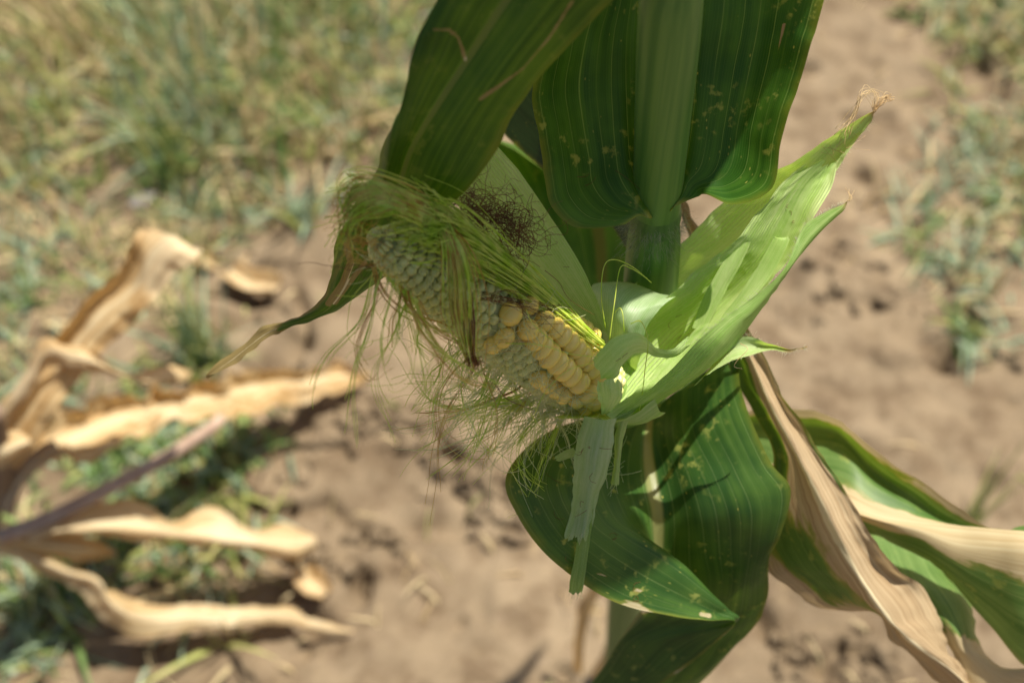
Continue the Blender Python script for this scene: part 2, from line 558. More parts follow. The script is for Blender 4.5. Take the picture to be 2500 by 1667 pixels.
    def build(self, name, mat, parent=None):
        A, B = self.A, self.B
        verts = self.g.reshape(-1, 3)
        faces = [(i * B + j, i * B + j + 1, (i + 1) * B + j + 1, (i + 1) * B + j) for i in range(A - 1) for j in range(B - 1)]
        o = link_mesh(name, verts, faces, mat, parent)
        me = o.data
        uvl = me.uv_layers.new(name='UVMap')
        li = np.zeros(len(me.loops), dtype=np.int32)
        me.loops.foreach_get('vertex_index', li)
        uvs = np.stack([self.U[li % B], self.V[li // B]], axis=1)
        uvl.data.foreach_set('uv', uvs.astype(np.float32).ravel())
        at = me.attributes.new('dry', 'FLOAT', 'POINT')
        at.data.foreach_set('value', self.D.reshape(-1).astype(np.float32))
        return o


def rows_of(txt):
    """one row per line, points as x,y,depth in millimetres"""
    out = []
    for ln in txt.strip().splitlines():
        if not ln.strip(): continue
        out.append([(float(a.split(',')[0]), float(a.split(',')[1]), float(a.split(',')[2]) / 1000.0) for a in ln.split()])
    return out


def tube_data(paths, sides=5):
    """paths: list of (points, radii) -> verts, faces"""
    V, F = [], []
    for pts, rad in paths:
        pts = np.asarray(pts, float)
        n = len(pts)
        rad = np.broadcast_to(np.asarray(rad, float), (n,))
        tg = np.gradient(pts, axis=0)
        tg /= np.maximum(np.linalg.norm(tg, axis=1, keepdims=True), 1e-12)
        ref = np.array([0.31, 0.77, 0.55])
        a = np.cross(tg, ref)
        a /= np.maximum(np.linalg.norm(a, axis=1, keepdims=True), 1e-9)
        b = np.cross(tg, a)
        o = len(V)
        for i in range(n):
            for s in range(sides):
                an = 2 * math.pi * s / sides
                V.append(pts[i] + rad[i] * (math.cos(an) * a[i] + math.sin(an) * b[i]))
        for i in range(n - 1):
            for s in range(sides):
                s2 = (s + 1) % sides
                F.append((o + i * sides + s, o + i * sides + s2, o + (i + 1) * sides + s2, o + (i + 1) * sides + s))
        F.append(tuple(o + s for s in range(sides))[::-1])
        F.append(tuple(o + (n - 1) * sides + s for s in range(sides)))
    return V, F


def tubes(name, paths, mat, parent=None, sides=5):
    V, F = tube_data(paths, sides)
    return link_mesh(name, V, F, mat, parent)


def strand(ctrl, r=0.0002, n=6, jit=0.0, taper=0.6, seed=None):
    c = np.array(ctrl, float)
    if jit > 0:
        c[1:] = c[1:] + rng.normal(0, jit, c[1:].shape)
    p = catmull(c, n, 0)
    rad = r * np.linspace(1, taper, len(p))
    return p, rad

# ================================================================== GROUND
CRACKS_AND_SHADOW = []
for pts_, wd_, dp_ in (([(900, 975), (985, 1020), (1060, 1075), (1150, 1125), (1215, 1180), (1255, 1255)], 0.010, 0.045), ([(600, 1210), (690, 1240), (790, 1215), (880, 1290), (960, 1310)], 0.010, 0.040),
                       ([(690, 1340), (760, 1385), (770, 1480), (745, 1580)], 0.007, 0.030), ([(1850, 1480), (1900, 1540), (1965, 1612)], 0.009, 0.045), ([(2310, 890), (2340, 830), (2400, 760)], 0.009, 0.035),  # second trench here carves in the dark streak of a cast shadow
                       ([(2060, 730), (2130, 745)], 0.012, 0.035), ([(700, 640), (730, 740), (745, 830)], 0.008, 0.030), ([(1960, 1600), (2080, 1575), (2170, 1600)], 0.008, 0.025)):
    CRACKS_AND_SHADOW.append(([tuple(G(a, b)[:2]) for a, b in pts_], wd_, dp_))


def ground_height(x, y):
    h = 0.012 * fbm(x * 3.1, y * 3.1, 3, 3) + 0.006 * fbm(x * 14, y * 14, 9, 3)
    h = h + 0.0028 * fbm(x * 60, y * 60, 21, 2)
    cl = vnoise2(x * 26 + 3.3, y * 26, 31)
    msk = np.clip(fbm(x * 4.5, y * 4.5, 41, 2) * 1.2 - 0.1, 0, 1)
    h = h + np.clip(cl - 0.25, 0, 1) * 0.022 * msk
    pit = np.clip(vnoise2(x * 17, y * 17 + 8.8, 51) - 0.62, 0, 1)
    h = h - pit * 0.12
    if np.size(x) > 50:
        for pl, wd, dp in CRACKS_AND_SHADOW:
            best = np.full(np.shape(x), 1e9)
            for (ax, ay), (bx, by) in zip(pl[:-1], pl[1:]):
                lx, ly = bx - ax, by - ay
                t = np.clip(((x - ax) * lx + (y - ay) * ly) / (lx * lx + ly * ly), 0, 1)
                best = np.minimum(best, np.hypot(x - ax - t * lx, y - ay - t * ly))
            best = best + 0.006 * vnoise2(x * 45, y * 45, 77)
            h = h - dp * np.exp(-(best / wd) ** 2) * (0.6 + 0.5 * vnoise2(x * 18, y * 18, 78))
    return h


def ground_z(x, y):
    return float(ground_height(np.array([x]), np.array([y]))[0])


T = NT('dry soil')
geo = T.n('ShaderNodeTexCoord').outputs['Object']
c = T.mix(T.smooth(T.noise(geo, 3.0, 5), 0.35, 0.65), (0.190, 0.142, 0.088), (0.258, 0.198, 0.126))
c = T.mix(T.math('MULTIPLY', T.smooth(T.noise(geo, 16, 5, 0.65), 0.42, 0.66), 0.8), c, (0.118, 0.081, 0.047))
c = T.mix(T.math('MULTIPLY', T.smooth(T.noise(geo, 130, 3), 0.5, 0.75), 0.5), c, (0.27, 0.205, 0.14))
litter = T.math('MULTIPLY', T.smooth(T.noise(geo, 48, 3), 0.60, 0.68), T.smooth(T.noise(geo, 2.2, 2), 0.46, 0.60))
c = T.mix(T.math('MULTIPLY', litter, 0.55), c, (0.36, 0.27, 0.15))
bs = T.n('ShaderNodeBsdfPrincipled')
T.put(bs.inputs['Base Color'], c)
bs.inputs['Roughness'].default_value = 0.95
bs.inputs['Specular IOR Level'].default_value = 0.1
bp = T.n('ShaderNodeBump')
bp.inputs['Strength'].default_value = 0.7
bp.inputs['Distance'].default_value = 0.004
T.put(bp.inputs['Height'], T.noise(geo, 170, 5, 0.7))
T.t.links.new(bp.outputs[0], bs.inputs['Normal'])
M['soil'] = T.finish(bs.outputs[0])

xs = np.concatenate([np.linspace(-30, -1.6, 14), np.arange(-1.5, 1.5, 0.0065), np.linspace(1.6, 30, 14)])
ys = np.concatenate([np.linspace(-30, 0.1, 12), np.arange(0.2, 2.1, 0.0065), np.linspace(2.2, 40, 16)])
X, Y = np.meshgrid(xs, ys)
Z = ground_height(X, Y)
nx, ny = len(xs), len(ys)
gv = np.stack([X, Y, Z], -1).reshape(-1, 3)
ii, jj = np.meshgrid(np.arange(ny - 1), np.arange(nx - 1), indexing='ij')
q = (ii * nx + jj).ravel()
gf = np.stack([q, q + 1, q + nx + 1, q + nx], 1)
me = bpy.data.meshes.new('ground')
me.vertices.add(len(gv)); me.vertices.foreach_set('co', gv.ravel())
me.loops.add(gf.size); me.loops.foreach_set('vertex_index', gf.ravel().astype(np.int32))
me.polygons.add(len(gf)); me.polygons.foreach_set('loop_start', np.arange(0, gf.size, 4, dtype=np.int32))
me.update(calc_edges=True)
me.polygons.foreach_set('use_smooth', [True] * len(me.polygons))
me.materials.append(M['soil'])
ground = bpy.data.objects.new('ground', me)
COL.objects.link(ground)
tag(ground, 'bare pale brown sandy soil of the field', kind='structure')

# clods and crumbs of soil, thickest along the old furrow
cv, cf = [], []
lines = [([(560, 1230), (700, 1160), (860, 1000), (960, 1030), (1090, 1120), (1200, 1190), (1250, 1260)], 110, 34, 0.013), ([(560, 1260), (700, 1330), (900, 1330), (1000, 1290)], 60, 30, 0.008),
         ([(1950, 640), (2100, 700), (2300, 730), (2480, 900)], 40, 50, 0.009), ([(1850, 1400), (1960, 1600), (2200, 1640)], 40, 50, 0.008), ([(560, 620), (640, 720), (700, 820)], 30, 40, 0.008)]
for pl, cnt, spd, rad in lines:
    pl = np.array(pl, float)
    for k in range(cnt):
        t = rng.uniform(0, len(pl) - 1.001)
        q = pl[int(t)] * (1 - t % 1) + pl[int(t) + 1] * (t % 1) + rng.normal(0, spd, 2)
        g = G(q[0], q[1])
        r_ = rad * rng.uniform(0.4, 1.5)
        o0 = len(cv)
        sq = rng.uniform(0.5, 1.25, 3) * np.array([1, 1, 0.75])
        sd_ = int(rng.integers(0, 1000))
        for i in range(6):
            th = math.pi * i / 5
            for j in range(8):
                ph = 2 * math.pi * j / 8
                d = np.array([math.sin(th) * math.cos(ph), math.sin(th) * math.sin(ph), math.cos(th)])
                kk = r_ * (1 + 0.55 * float(vnoise2(d[0] * 1.9 + sd_, d[1] * 1.9 + d[2] * 2.3, sd_)))
                cv.append(np.array([g[0], g[1], ground_z(g[0], g[1]) + r_ * 0.05]) + d * sq * kk)
        for i in range(5):
            for j in range(8):
                cf.append((o0 + i * 8 + j, o0 + i * 8 + (j + 1) % 8, o0 + (i + 1) * 8 + (j + 1) % 8, o0 + (i + 1) * 8 + j))
tag(link_mesh('soil_clods', cv, cf, M['soil'], None, True), 'loose crumbly clods scattered over the soil', kind='stuff')

# ================================================================== MAIN CORN PLANT
node_c = P(1600, 520, 0.521)
top_c = P(1637, 0, 0.427)
base = np.array([node_c[0] + 0.045, node_c[1] + 0.004, 0.0])
plant = empty('corn_plant', base, 'tall green corn plant with a peeled half-filled ear beside its stalk', 'plant')

# stalk: one continuous culm, swollen at its nodes
zz = np.concatenate([np.linspace(-0.02, node_c[2], 40), np.linspace(node_c[2] + 0.004, 1.62, 50)])
sx = np.interp(zz, [0, node_c[2], top_c[2], 1.62], [base[0], node_c[0], top_c[0], 0.055])
sy = np.interp(zz, [0, node_c[2], top_c[2], 1.62], [base[1], node_c[1], top_c[1], 0.36])
rr = np.interp(zz, [0, 0.5, node_c[2] - 0.05, node_c[2], top_c[2], 1.62], [0.0150, 0.0135, 0.0118, 0.0100, 0.0105, 0.005])
rr = rr + 0.002 * np.exp(-((zz - node_c[2]) / 0.004) ** 2) + 0.002 * np.exp(-((zz - 0.60) / 0.005) ** 2)
stalk = tubes('stalk', [(np.stack([sx, sy, zz], 1), rr)], M['stalk'], plant, 28)

# sheath of the leaf above, wrapping the stalk from the node to its collar
def ring_patch(z0, z1, r0, r1, a0, a1, flare=0.0, n=10, m=14):
    rows = []
    for i in range(n):
        t = i / (n - 1)
        z = z0 + (z1 - z0) * t
        cx = np.interp(z, [0, node_c[2], top_c[2], 1.62], [base[0], node_c[0], top_c[0], 0.055])
        cy = np.interp(z, [0, node_c[2], top_c[2], 1.62], [base[1], node_c[1], top_c[1], 0.36])
        r = r0 + (r1 - r0) * t + flare * t ** 14
        rows.append([(cx + (r + 0.0012 * j / (m - 1)) * math.sin(a0 + (a1 - a0) * j / (m - 1)), cy - (r + 0.0012 * j / (m - 1)) * math.cos(a0 + (a1 - a0) * j / (m - 1)), z) for j in range(m)])
    return Patch(rows, nr=3, nc=3, world=True)

ring_patch(node_c[2] + 0.003, top_c[2] + 0.012, 0.0104, 0.0122, R(-200), R(175), -0.0024, 14).build('leaf_sheath', M['sheath'], plant)
ring_patch(0.60, node_c[2] + 0.004, 0.0138, 0.0128, R(-190), R(178), -0.0034, 16).build('leaf_sheath', M['sheath'], plant)
# hairs at the node
hp = []
for k in range(420):
    a = rng.uniform(-1.9, 2.1)
    z = node_c[2] + rng.uniform(-0.030, 0.004) * rng.uniform(0.2, 1)
    n0 = np.array([math.sin(a), -math.cos(a), 0])
    p0 = np.array([node_c[0], node_c[1], z]) + n0 * 0.0128
    ln = rng.uniform(0.0015, 0.005)
    d = n0 + np.array([rng.normal(0, 0.3), rng.normal(0, 0.3), rng.normal(-0.2, 0.5)])
    hp.append((np.array([p0, p0 + d * ln * 0.5, p0 + d * ln + np.array([0, 0, -0.0006])]), [0.00007, 0.00006, 0.00003]))
tag(tubes('node_hair', hp, M['hair'], plant, 3), kind='stuff')

# leaf hanging in front, from the upper collar down to the dry tip beside the ear
rowsA = rows_of('''
1560,-330,395 1565,-335,393 1575,-340,392 1600,-345,390 1640,-330,392 1680,-310,400
1240,-230,392 1245,-235,382 1320,-230,380 1400,-220,382 1500,-190,374 1640,-140,388
1088,0,404 1067,0,398 1150,0,397 1236,2,398 1360,2,392 1492,4,398
1036,150,417 1008,145,410 1075,150,412 1137,153,414 1240,155,408 1350,155,412
990,275,430 972,272,422 1015,275,424 1055,277,427 1155,278,422 1262,270,425
945,352,443 954,362,432 980,365,436 1003,367,440 1100,370,434 1210,367,437
905,440,458 931,440,447 952,446,450 972,452,453 1050,465,448 1130,472,450
860,520,471 888,528,463 905,530,466 925,533,468 980,548,465 1040,560,468
822,603,483 850,610,477 865,611,479 880,612,481 935,622,481 985,632,485
799,700,498 816,702,493 826,704,494 838,706,495 872,708,497 906,704,501
758,752,510 772,757,506 780,760,507 789,763,508 797,766,509 803,768,512
705,780,522 704,785,519 703,789,519 702,794,519 701,799,520 700,804,523
634,804,541 637,809,538 640,814,536 643,819,534 647,825,532 651,832,529
558,866,553 561,870,551 564,874,549 567,878,547 571,883,545 575,888,542
503,920,556 503,920,556 504,920,556 504,921,556 505,921,556 505,921,556
''')
dA = [[0] * 6] * 7 + [[0.25, 0.1, 0, 0, 0, 0], [0.4, 0.2, 0.05, 0, 0, 0], [0.45, 0.3, 0.1, 0, 0, 0], [0.5, 0.3, 0.1, 0.05, 0, 0], [0.75, 0.35, 0.2, 0.1, 0.2, 0.5], [1.0] * 6, [1.0] * 6, [1.0] * 6]
leafA = Patch(rowsA, us=[0, 0.1, 0.3, 0.5, 0.75, 1], nr=18, nc=18, wave=0.0016, wfreq=16, dry=dA, seed=2)
leafA.paint([(1060, 75), (1095, 74), (1118, 90), (1128, 120), (1138, 150)], 5, 0.7)
leafA.paint([(1400, 0), (1340, 95), (1275, 170), (1220, 210), (1172, 242)], 4.5, 0.68)
leafA.paint([(845, 590), (856, 640), (838, 690), (802, 740)], 8)
leafA.paint([(892, 640), (852, 692), (818, 738)], 6)
o = leafA.build('leaf_blade', M['leaf_near'], plant)
o['label'] = 'drooping blade with a dried twisted tip in front'

# two-winged leaf behind the stalk
rowsB = rows_of('''
1556,521,502 1570,526,503 1590,534,506 1612,520,536 1634,516,506 1650,505,505 1664,500,505
1500,553,497 1545,520,500 1582,505,506 1612,495,538 1650,480,506 1682,480,503 1702,482,502
1405,556,492 1490,505,500 1568,455,504 1614,450,535 1660,440,504 1705,455,502 1724,475,499
1348,505,488 1450,455,500 1556,415,502 1616,410,532 1668,400,502 1760,440,500 1790,501,490
1333,430,486 1440,390,500 1548,370,500 1618,365,528 1675,350,499 1790,400,498 1882,462,482
1318,330,482 1425,300,496 1544,290,496 1621,285,521 1685,270,494 1805,310,496 1905,350,480
1300,230,477 1415,200,490 1542,190,488 1625,185,512 1692,175,487 1830,190,490 1947,212,474
1325,110,470 1430,90,482 1545,80,478 1630,75,503 1702,70,478 1855,65,482 1982,105,468
1390,-20,464 1470,-35,474 1560,-40,470 1640,-45,492 1715,-50,470 1870,-60,475 2020,-20,463
1440,-190,458 1500,-200,466 1580,-210,463 1660,-215,482 1740,-220,463 1890,-215,468 2060,-180,458
1520,-420,456 1560,-425,460 1620,-430,458 1700,-430,472 1780,-430,458 1900,-425,462 2040,-400,458
1660,-680,462 1680,-685,462 1700,-690,462 1740,-690,466 1790,-690,462 1830,-685,462 1880,-680,464
1800,-860,470 1802,-860,470 1806,-861,470 1810,-861,471 1814,-861,470 1818,-860,470 1822,-860,470
''')
dB = np.zeros((13, 7)); dB[0:2, :] = 0.0; dB[1:4, 6] = 0.28; dB[1:3, 0] = 0.25; dB[3, 0] = 0.2
leafB = Patch(rowsB, us=[0, 0.2, 0.4, 0.5, 0.6, 0.8, 1], nr=14, nc=14, wave=0.0012, wfreq=20, dry=dB, seed=5)
leafB.paint([(1912, 60), (1902, 100), (1893, 140)], 4, 0.8)
o = leafB.build('leaf_blade', M['leaf'], plant)
o['label'] = 'broad two-winged blade behind the stalk'

# lower leaf whose blade folds over below the ear
rowsD = rows_of('''
1505,1000,600 1530,1003,606 1558,1003,613 1590,1000,624 1650,955,616 1725,905,609 1800,862,602
1340,1052,556 1420,1062,564 1500,1080,576 1582,1085,596 1650,1065,584 1732,1022,573 1816,975,566
1238,1155,532 1350,1160,540 1475,1168,556 1590,1170,582 1690,1160,568 1790,1145,561 1878,1122,556
1262,1255,528 1380,1262,532 1510,1262,546 1604,1250,576 1720,1255,566 1830,1240,557 1930,1195,551
1346,1365,530 1450,1340,533 1565,1305,549 1606,1335,584 1730,1355,579 1830,1335,569 1906,1305,561
1492,1465,540 1570,1420,546 1662,1370,559 1598,1415,594 1740,1435,593 1820,1418,583 1878,1365,573
1640,1503,553 1690,1475,561 1735,1447,570 1580,1470,606 1720,1508,609 1810,1488,601 1876,1440,591
1722,1511,562 1745,1497,568 1767,1483,576 1562,1494,613 1700,1540,617 1797,1525,608 1866,1480,598
1795,1517,572 1792,1519,575 1772,1514,584 1545,1515,621 1680,1568,626 1780,1558,616 1852,1515,606
1737,1577,592 1680,1572,602 1600,1562,612 1505,1575,636 1630,1640,641 1730,1630,631 1792,1580,623
1663,1636,610 1600,1637,618 1530,1640,630 1465,1640,651 1570,1700,656 1660,1690,649 1718,1660,643
1560,1700,630 1510,1705,640 1450,1715,650 1400,1720,668 1480,1780,671 1560,1770,666 1622,1745,661
''')
dD = np.zeros((12, 7)); dD[5, 0] = 0.45; dD[6, 0] = 0.3; dD[8:, 0] = 0.4; dD[1, 0] = 0.3
leafD = Patch(rowsD, us=[0, 0.17, 0.35, 0.5, 0.66, 0.83, 1], nr=14, nc=14, wave=0.0008, wfreq=18, dry=dD, seed=8)
leafD.paint([(1530, 1470), (1560, 1478), (1575, 1490)], 11, 0.55)
leafD.paint([(1550, 1438), (1566, 1442)], 8, 0.52)
leafD.paint([(1712, 1498), (1732, 1502)], 8, 0.52)
leafD.paint([(1450, 1398), (1475, 1403)], 4, 0.55)
o = leafD.build('leaf_blade', M['leaf_blue'], plant)
o['label'] = 'dark folded blade with pale midrib below the ear'

# half dried leaf with cream midrib, to the side
rowsE = rows_of('''
1628,420,556 1634,424,560 1642,430,562 1650,432,560 1656,434,556
1652,520,562 1660,522,566 1670,526,566 1682,528,566 1692,530,562
1716,690,574 1730,690,578 1748,690,572 1764,690,574 1778,692,571
1785,900,586 1806,892,586 1834,885,576 1856,884,577 1873,893,573
1835,1000,586 1860,998,584 1886,1000,570 1916,1002,573 1946,1010,567
1890,1112,586 1915,1110,582 1941,1106,566 1976,1104,568 2009,1107,566
1862,1222,602 1915,1220,592 1987,1200,563 2032,1198,567 2069,1207,567
1850,1330,608 1942,1320,592 2037,1302,563 2082,1294,569 2121,1292,570
1900,1402,608 1992,1400,592 2088,1392,564 2136,1382,580 2180,1374,577
1985,1484,607 2062,1474,594 2141,1477,569 2202,1452,585 2252,1432,592
2135,1494,602 2160,1505,592 2187,1532,575 2242,1522,587 2297,1512,597
2190,1580,602 2215,1583,594 2262,1592,583 2300,1582,592 2322,1592,602
2292,1666,607 2316,1668,601 2356,1666,596 2366,1662,601 2374,1657,606
2420,1760,612 2424,1760,611 2430,1758,610 2434,1757,611 2438,1756,612
''')
dE = [[0.8] * 5, [0.9] * 5, [0, 0.3, 1, 0.9, 0.5], [0, 0.15, 1, 0.85, 0.45], [0, 0.25, 1, 0.8, 0.3], [0.1, 0.35, 0.95, 0.8, 0.3], [0.2, 0.4, 0.8, 0.8, 0.5], [0.5, 0.25, 0.8, 1, 1], [0.7, 0.25, 0.7, 1, 1], [0.85, 0.4, 0.6, 1, 0.7], [0.9, 0.6, 0.7, 1, 0.6], [0.8, 0.8, 0.8, 1, 0.9], [0.9, 0.9, 0.9, 1, 1], [1] * 5]
leafE = Patch(rowsE, us=[0, 0.25, 0.5, 0.75, 1], nr=14, nc=14, wave=0.0026, wfreq=18, crumple=0.0012, ragside=0.03, dry=dE, seed=12)
o = leafE.build('leaf_blade', M['leaf_dry'], plant)
o['label'] = 'half dried blade with brown tissue and cream midrib'

# pale leaf reaching out of the picture
rowsF = rows_of('''
1640,1090,690 1640,1098,692 1642,1108,694 1645,1120,694 1646,1126,694 1648,1138,692 1650,1148,690
1800,1010,655 1800,1040,662 1802,1070,662 1806,1105,658 1808,1116,656 1812,1146,658 1816,1176,656
1955,1000,628 1950,1050,640 1950,1110,631 1952,1180,621 1954,1196,619 1960,1232,624 1966,1262,622
2060,1031,614 2050,1062,626 2060,1132,615 2070,1232,601 2074,1248,599 2080,1272,608 2082,1294,610
2149,1107,602 2128,1145,614 2134,1192,606 2150,1262,596 2155,1276,594 2150,1302,602 2152,1316,606
2247,1176,595 2222,1211,605 2225,1237,601 2235,1275,594 2240,1297,591 2236,1332,595 2242,1354,601
2350,1245,590 2320,1276,597 2325,1281,595 2330,1285,590 2335,1332,583 2320,1382,587 2312,1408,595
2430,1290,585 2420,1293,586 2420,1293,584 2425,1294,580 2430,1346,573 2420,1450,580 2420,1529,592
2520,1280,586 2520,1290,582 2520,1298,578 2520,1303,572 2520,1356,565 2520,1500,573 2520,1632,587
2700,1290,590 2700,1305,582 2700,1320,574 2700,1335,566 2700,1375,560 2700,1510,568 2700,1640,582
''')
dF = np.zeros((10, 7)); dF[:, 0] = [0, 0.7, 0.95, 0.9, 0.7, 0.65, 0.8, 0.5, 0.2, 0.2]; dF[2:, 3] = 0.9; dF[2:, 4] = 0.9; dF[7:, 6] = 0.35
leafF = Patch(rowsF, us=[0, 0.14, 0.26, 0.44, 0.52, 0.75, 1], nr=8, nc=8, wave=0.0012, wfreq=22, dry=dF, seed=15)
o = leafF.build('leaf_blade', M['leaf_pale'], plant)
o['label'] = 'pale green blade with cream midrib and browned rim'

# rolled end of the same leaf, green then bleached
rowsG = rows_of('''
2120,1300,640 2170,1290,646 2240,1310,645 2290,1350,636
2150,1360,628 2210,1340,638 2290,1360,636 2330,1400,622
2180,1420,618 2240,1400,618 2310,1410,626 2352,1450,630
2230,1480,610 2290,1470,604 2350,1470,612 2382,1500,628
2290,1545,606 2330,1540,598 2370,1545,606 2388,1550,622
2320,1590,604 2350,1585,600 2375,1580,604 2410,1600,614
2345,1640,606 2385,1625,602 2420,1622,602 2470,1640,606
2370,1690,608 2420,1668,602 2480,1640,598 2540,1632,600
2420,1740,612 2490,1700,606 2560,1660,600 2640,1640,600
''')
dG = [[0.2] * 4, [0.1] * 4, [0.2] * 4, [0.3, 0.2, 0.1, 0.1], [0.6, 0.4, 0.2, 0.2], [1] * 4, [1] * 4, [1] * 4, [1] * 4]
o = Patch(rowsG, nr=8, nc=8, wave=0.002, wfreq=22, dry=dG, seed=19).build('leaf_blade', M['leaf_pale'], plant)
o['label'] = 'rolled leaf end bleached cream at the tip'

# leaves behind the stalk, in the dark
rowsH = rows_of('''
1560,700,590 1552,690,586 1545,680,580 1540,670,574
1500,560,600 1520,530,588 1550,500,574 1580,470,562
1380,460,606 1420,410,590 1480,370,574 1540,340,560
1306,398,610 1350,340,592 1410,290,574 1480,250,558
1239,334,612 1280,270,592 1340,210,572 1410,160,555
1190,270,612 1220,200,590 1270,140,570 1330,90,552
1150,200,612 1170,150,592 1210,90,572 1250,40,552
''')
Patch(rowsH, us=[0, 0.3, 0.6, 0.9], nr=7, nc=6, wave=0.001, wfreq=15, dry=[[0.3, 0, 0, 0]] * 7, seed=22).build('leaf_blade', leaf_material('leaf bluish painted shade', dark=(0.012, 0.032, 0.020), light=(0.022, 0.055, 0.032), vein=(0.08, 0.12, 0.07), spec=0.15, transl=0.2, ribw=0), plant)  # shade behind the stalk is put into this leaf's dark colours
rowsH2 = rows_of('''
1560,560,612 1575,550,615 1590,545,617 1605,550,616 1620,560,612
1180,330,660 1280,360,668 1420,400,672 1520,420,668 1600,450,655
1200,430,668 1310,460,676 1450,500,682 1540,520,676 1620,540,662
1260,560,680 1360,580,686 1466,600,694 1560,610,688 1640,620,675
1330,680,692 1400,690,698 1470,700,706 1560,705,700 1640,700,690
1380,820,710 1430,830,714 1480,840,720 1550,840,716 1620,830,708
1400,960,735 1440,965,737 1485,970,740 1530,970,738 1580,960,735
''')
Patch(rowsH2, nr=7, nc=7, wave=0.001, wfreq=15, seed=23).build('leaf_blade', leaf_material('leaf shaded back', rib=(0.10, 0.12, 0.03), ribw=0.05, specks=0.2), plant)

# upper leaves above the picture, which shade the ear
def arch_leaf(p0, az, length, width, rise, droop, seed, twist=0.0, mat='leaf'):
    n = 12
    rows = []
    p = np.array(p0, float)
    ang = rise
    step = length / (n - 1)
    hd = np.array([math.sin(az), math.cos(az), 0])
    sd = np.array([math.cos(az), -math.sin(az), 0])
    for i in range(n):
        t = i / (n - 1)
        d = hd * math.cos(ang) + np.array([0, 0, 1]) * math.sin(ang)
        up = -hd * math.sin(ang) + np.array([0, 0, 1]) * math.cos(ang)
        w = width * 0.5 * (min(1, 0.35 + 3.2 * t) * (1 - t ** 2.2) + 0.01)
        tw = twist * t
        s2 = sd * math.cos(tw) + up * math.sin(tw)
        u2 = up * math.cos(tw) - sd * math.sin(tw)
        rows.append([tuple(p - s2 * w + u2 * w * 0.35), tuple(p - s2 * w * 0.5 + u2 * w * 0.1), tuple(p), tuple(p + s2 * w * 0.5 + u2 * w * 0.1), tuple(p + s2 * w + u2 * w * 0.35)])
        p = p + d * step
        ang -= droop / (n - 1)
    return Patch(rows, nr=4, nc=4, wave=0.004, wfreq=9, seed=seed, world=True).build('leaf_blade', M[mat], plant)

arch_leaf((0.057, 0.355, 1.051), R(39), 0.634, 0.098, R(40), R(64), 41, -0.73)
arch_leaf((0.057, 0.355, 1.207), R(187), 0.275, 0.105, R(65), R(117), 42, -0.31)
arch_leaf((0.057, 0.355, 1.301), R(71), 0.310, 0.104, R(37), R(39), 43, 0.90)
arch_leaf((0.057, 0.355, 1.413), R(133), 0.302, 0.104, R(50), R(63), 44, -0.21)
arch_leaf((0.057, 0.355, 1.526), R(37), 0.484, 0.114, R(56), R(128), 45, -0.71)

# ------------------------------------------------------------------ the ear
EB = P(1484, 962, 0.534)
ET = P(908, 574, 0.446)
AX = (ET - EB)
EL = np.linalg.norm(AX)
AX = AX / EL
mid = (EB + ET) / 2
NC = (CAM - mid); NC = NC - AX * (NC @ AX); NC /= np.linalg.norm(NC)      # towards the viewer
NB = np.cross(NC, AX)                                                      # sideways
if proj(mid + NB * 0.01)[1] > proj(mid)[1]:
    NB = -NB                                                               # up in the picture
S_ = [0.0, 0.06, 0.2, 0.45, 0.62, 0.8, 0.92, 0.975, 1.0]
R_ = [0.0135, 0.0185, 0.0215, 0.0200, 0.0180, 0.0150, 0.0122, 0.0088, 0.0045]


def ear_r(s):
    return float(np.interp(s, S_, R_))


def ear_p(s, phi, dr=0.0):
    return EB + AX * (EL * s) + (NC * math.cos(phi) + NB * math.sin(phi)) * (ear_r(s) + dr)


rowsC = []
for s in np.linspace(0, 1, 26):
    rowsC.append([tuple(ear_p(s, 2 * math.pi * j / 32, -0.0042)) for j in range(33)])
cobp = Patch(rowsC, nr=2, nc=1, world=True)
cob = cobp.build('cob', M['cob'], plant)
cob['label'] = 'pale cob with unfilled tip and few plump kernels'

TBL = [(s, ph, *proj(ear_p(s, ph, -0.001))[:2]) for s in np.linspace(-0.02, 0.99, 150) for ph in np.linspace(-1.5, 1.5, 121)]
TBL = np.array(TBL)


def ear_at(px, py):
    k = np.argmin((TBL[:, 2] - px) ** 2 + (TBL[:, 3] - py) ** 2)
    return TBL[k, 0], TBL[k, 1]


def unit_kernel(nu=14, nv=9, flat=0.0):
    V, F = [], []
    for i in range(nv + 1):
        th = math.pi * i / nv
        for j in range(nu):
            ph = 2 * math.pi * j / nu
            x, y, z = math.sin(th) * math.cos(ph), math.sin(th) * math.sin(ph), math.cos(th)
            # blunt crown, narrowed root
            k = 1.0 - 0.30 * max(0, -z)
            sx = math.copysign(abs(x) ** 0.88, x) * k
            V.append((sx, y * k, z if z < 0 else z * (1 - flat)))
    for i in range(nv):
        for j in range(nu):
            F.append((i * nu + j, i * nu + (j + 1) % nu, (i + 1) * nu + (j + 1) % nu, (i + 1) * nu + j))
    me = bpy.data.meshes.new('kernel')
    me.from_pydata(V, [], F)
    me.polygons.foreach_set('use_smooth', [True] * len(me.polygons))
    me.update()
    return me


KM = unit_kernel(18, 12)
KM.materials.append(M['kernel'])
KY = unit_kernel(9, 6)
KY.materials.append(M['kernel_young'])


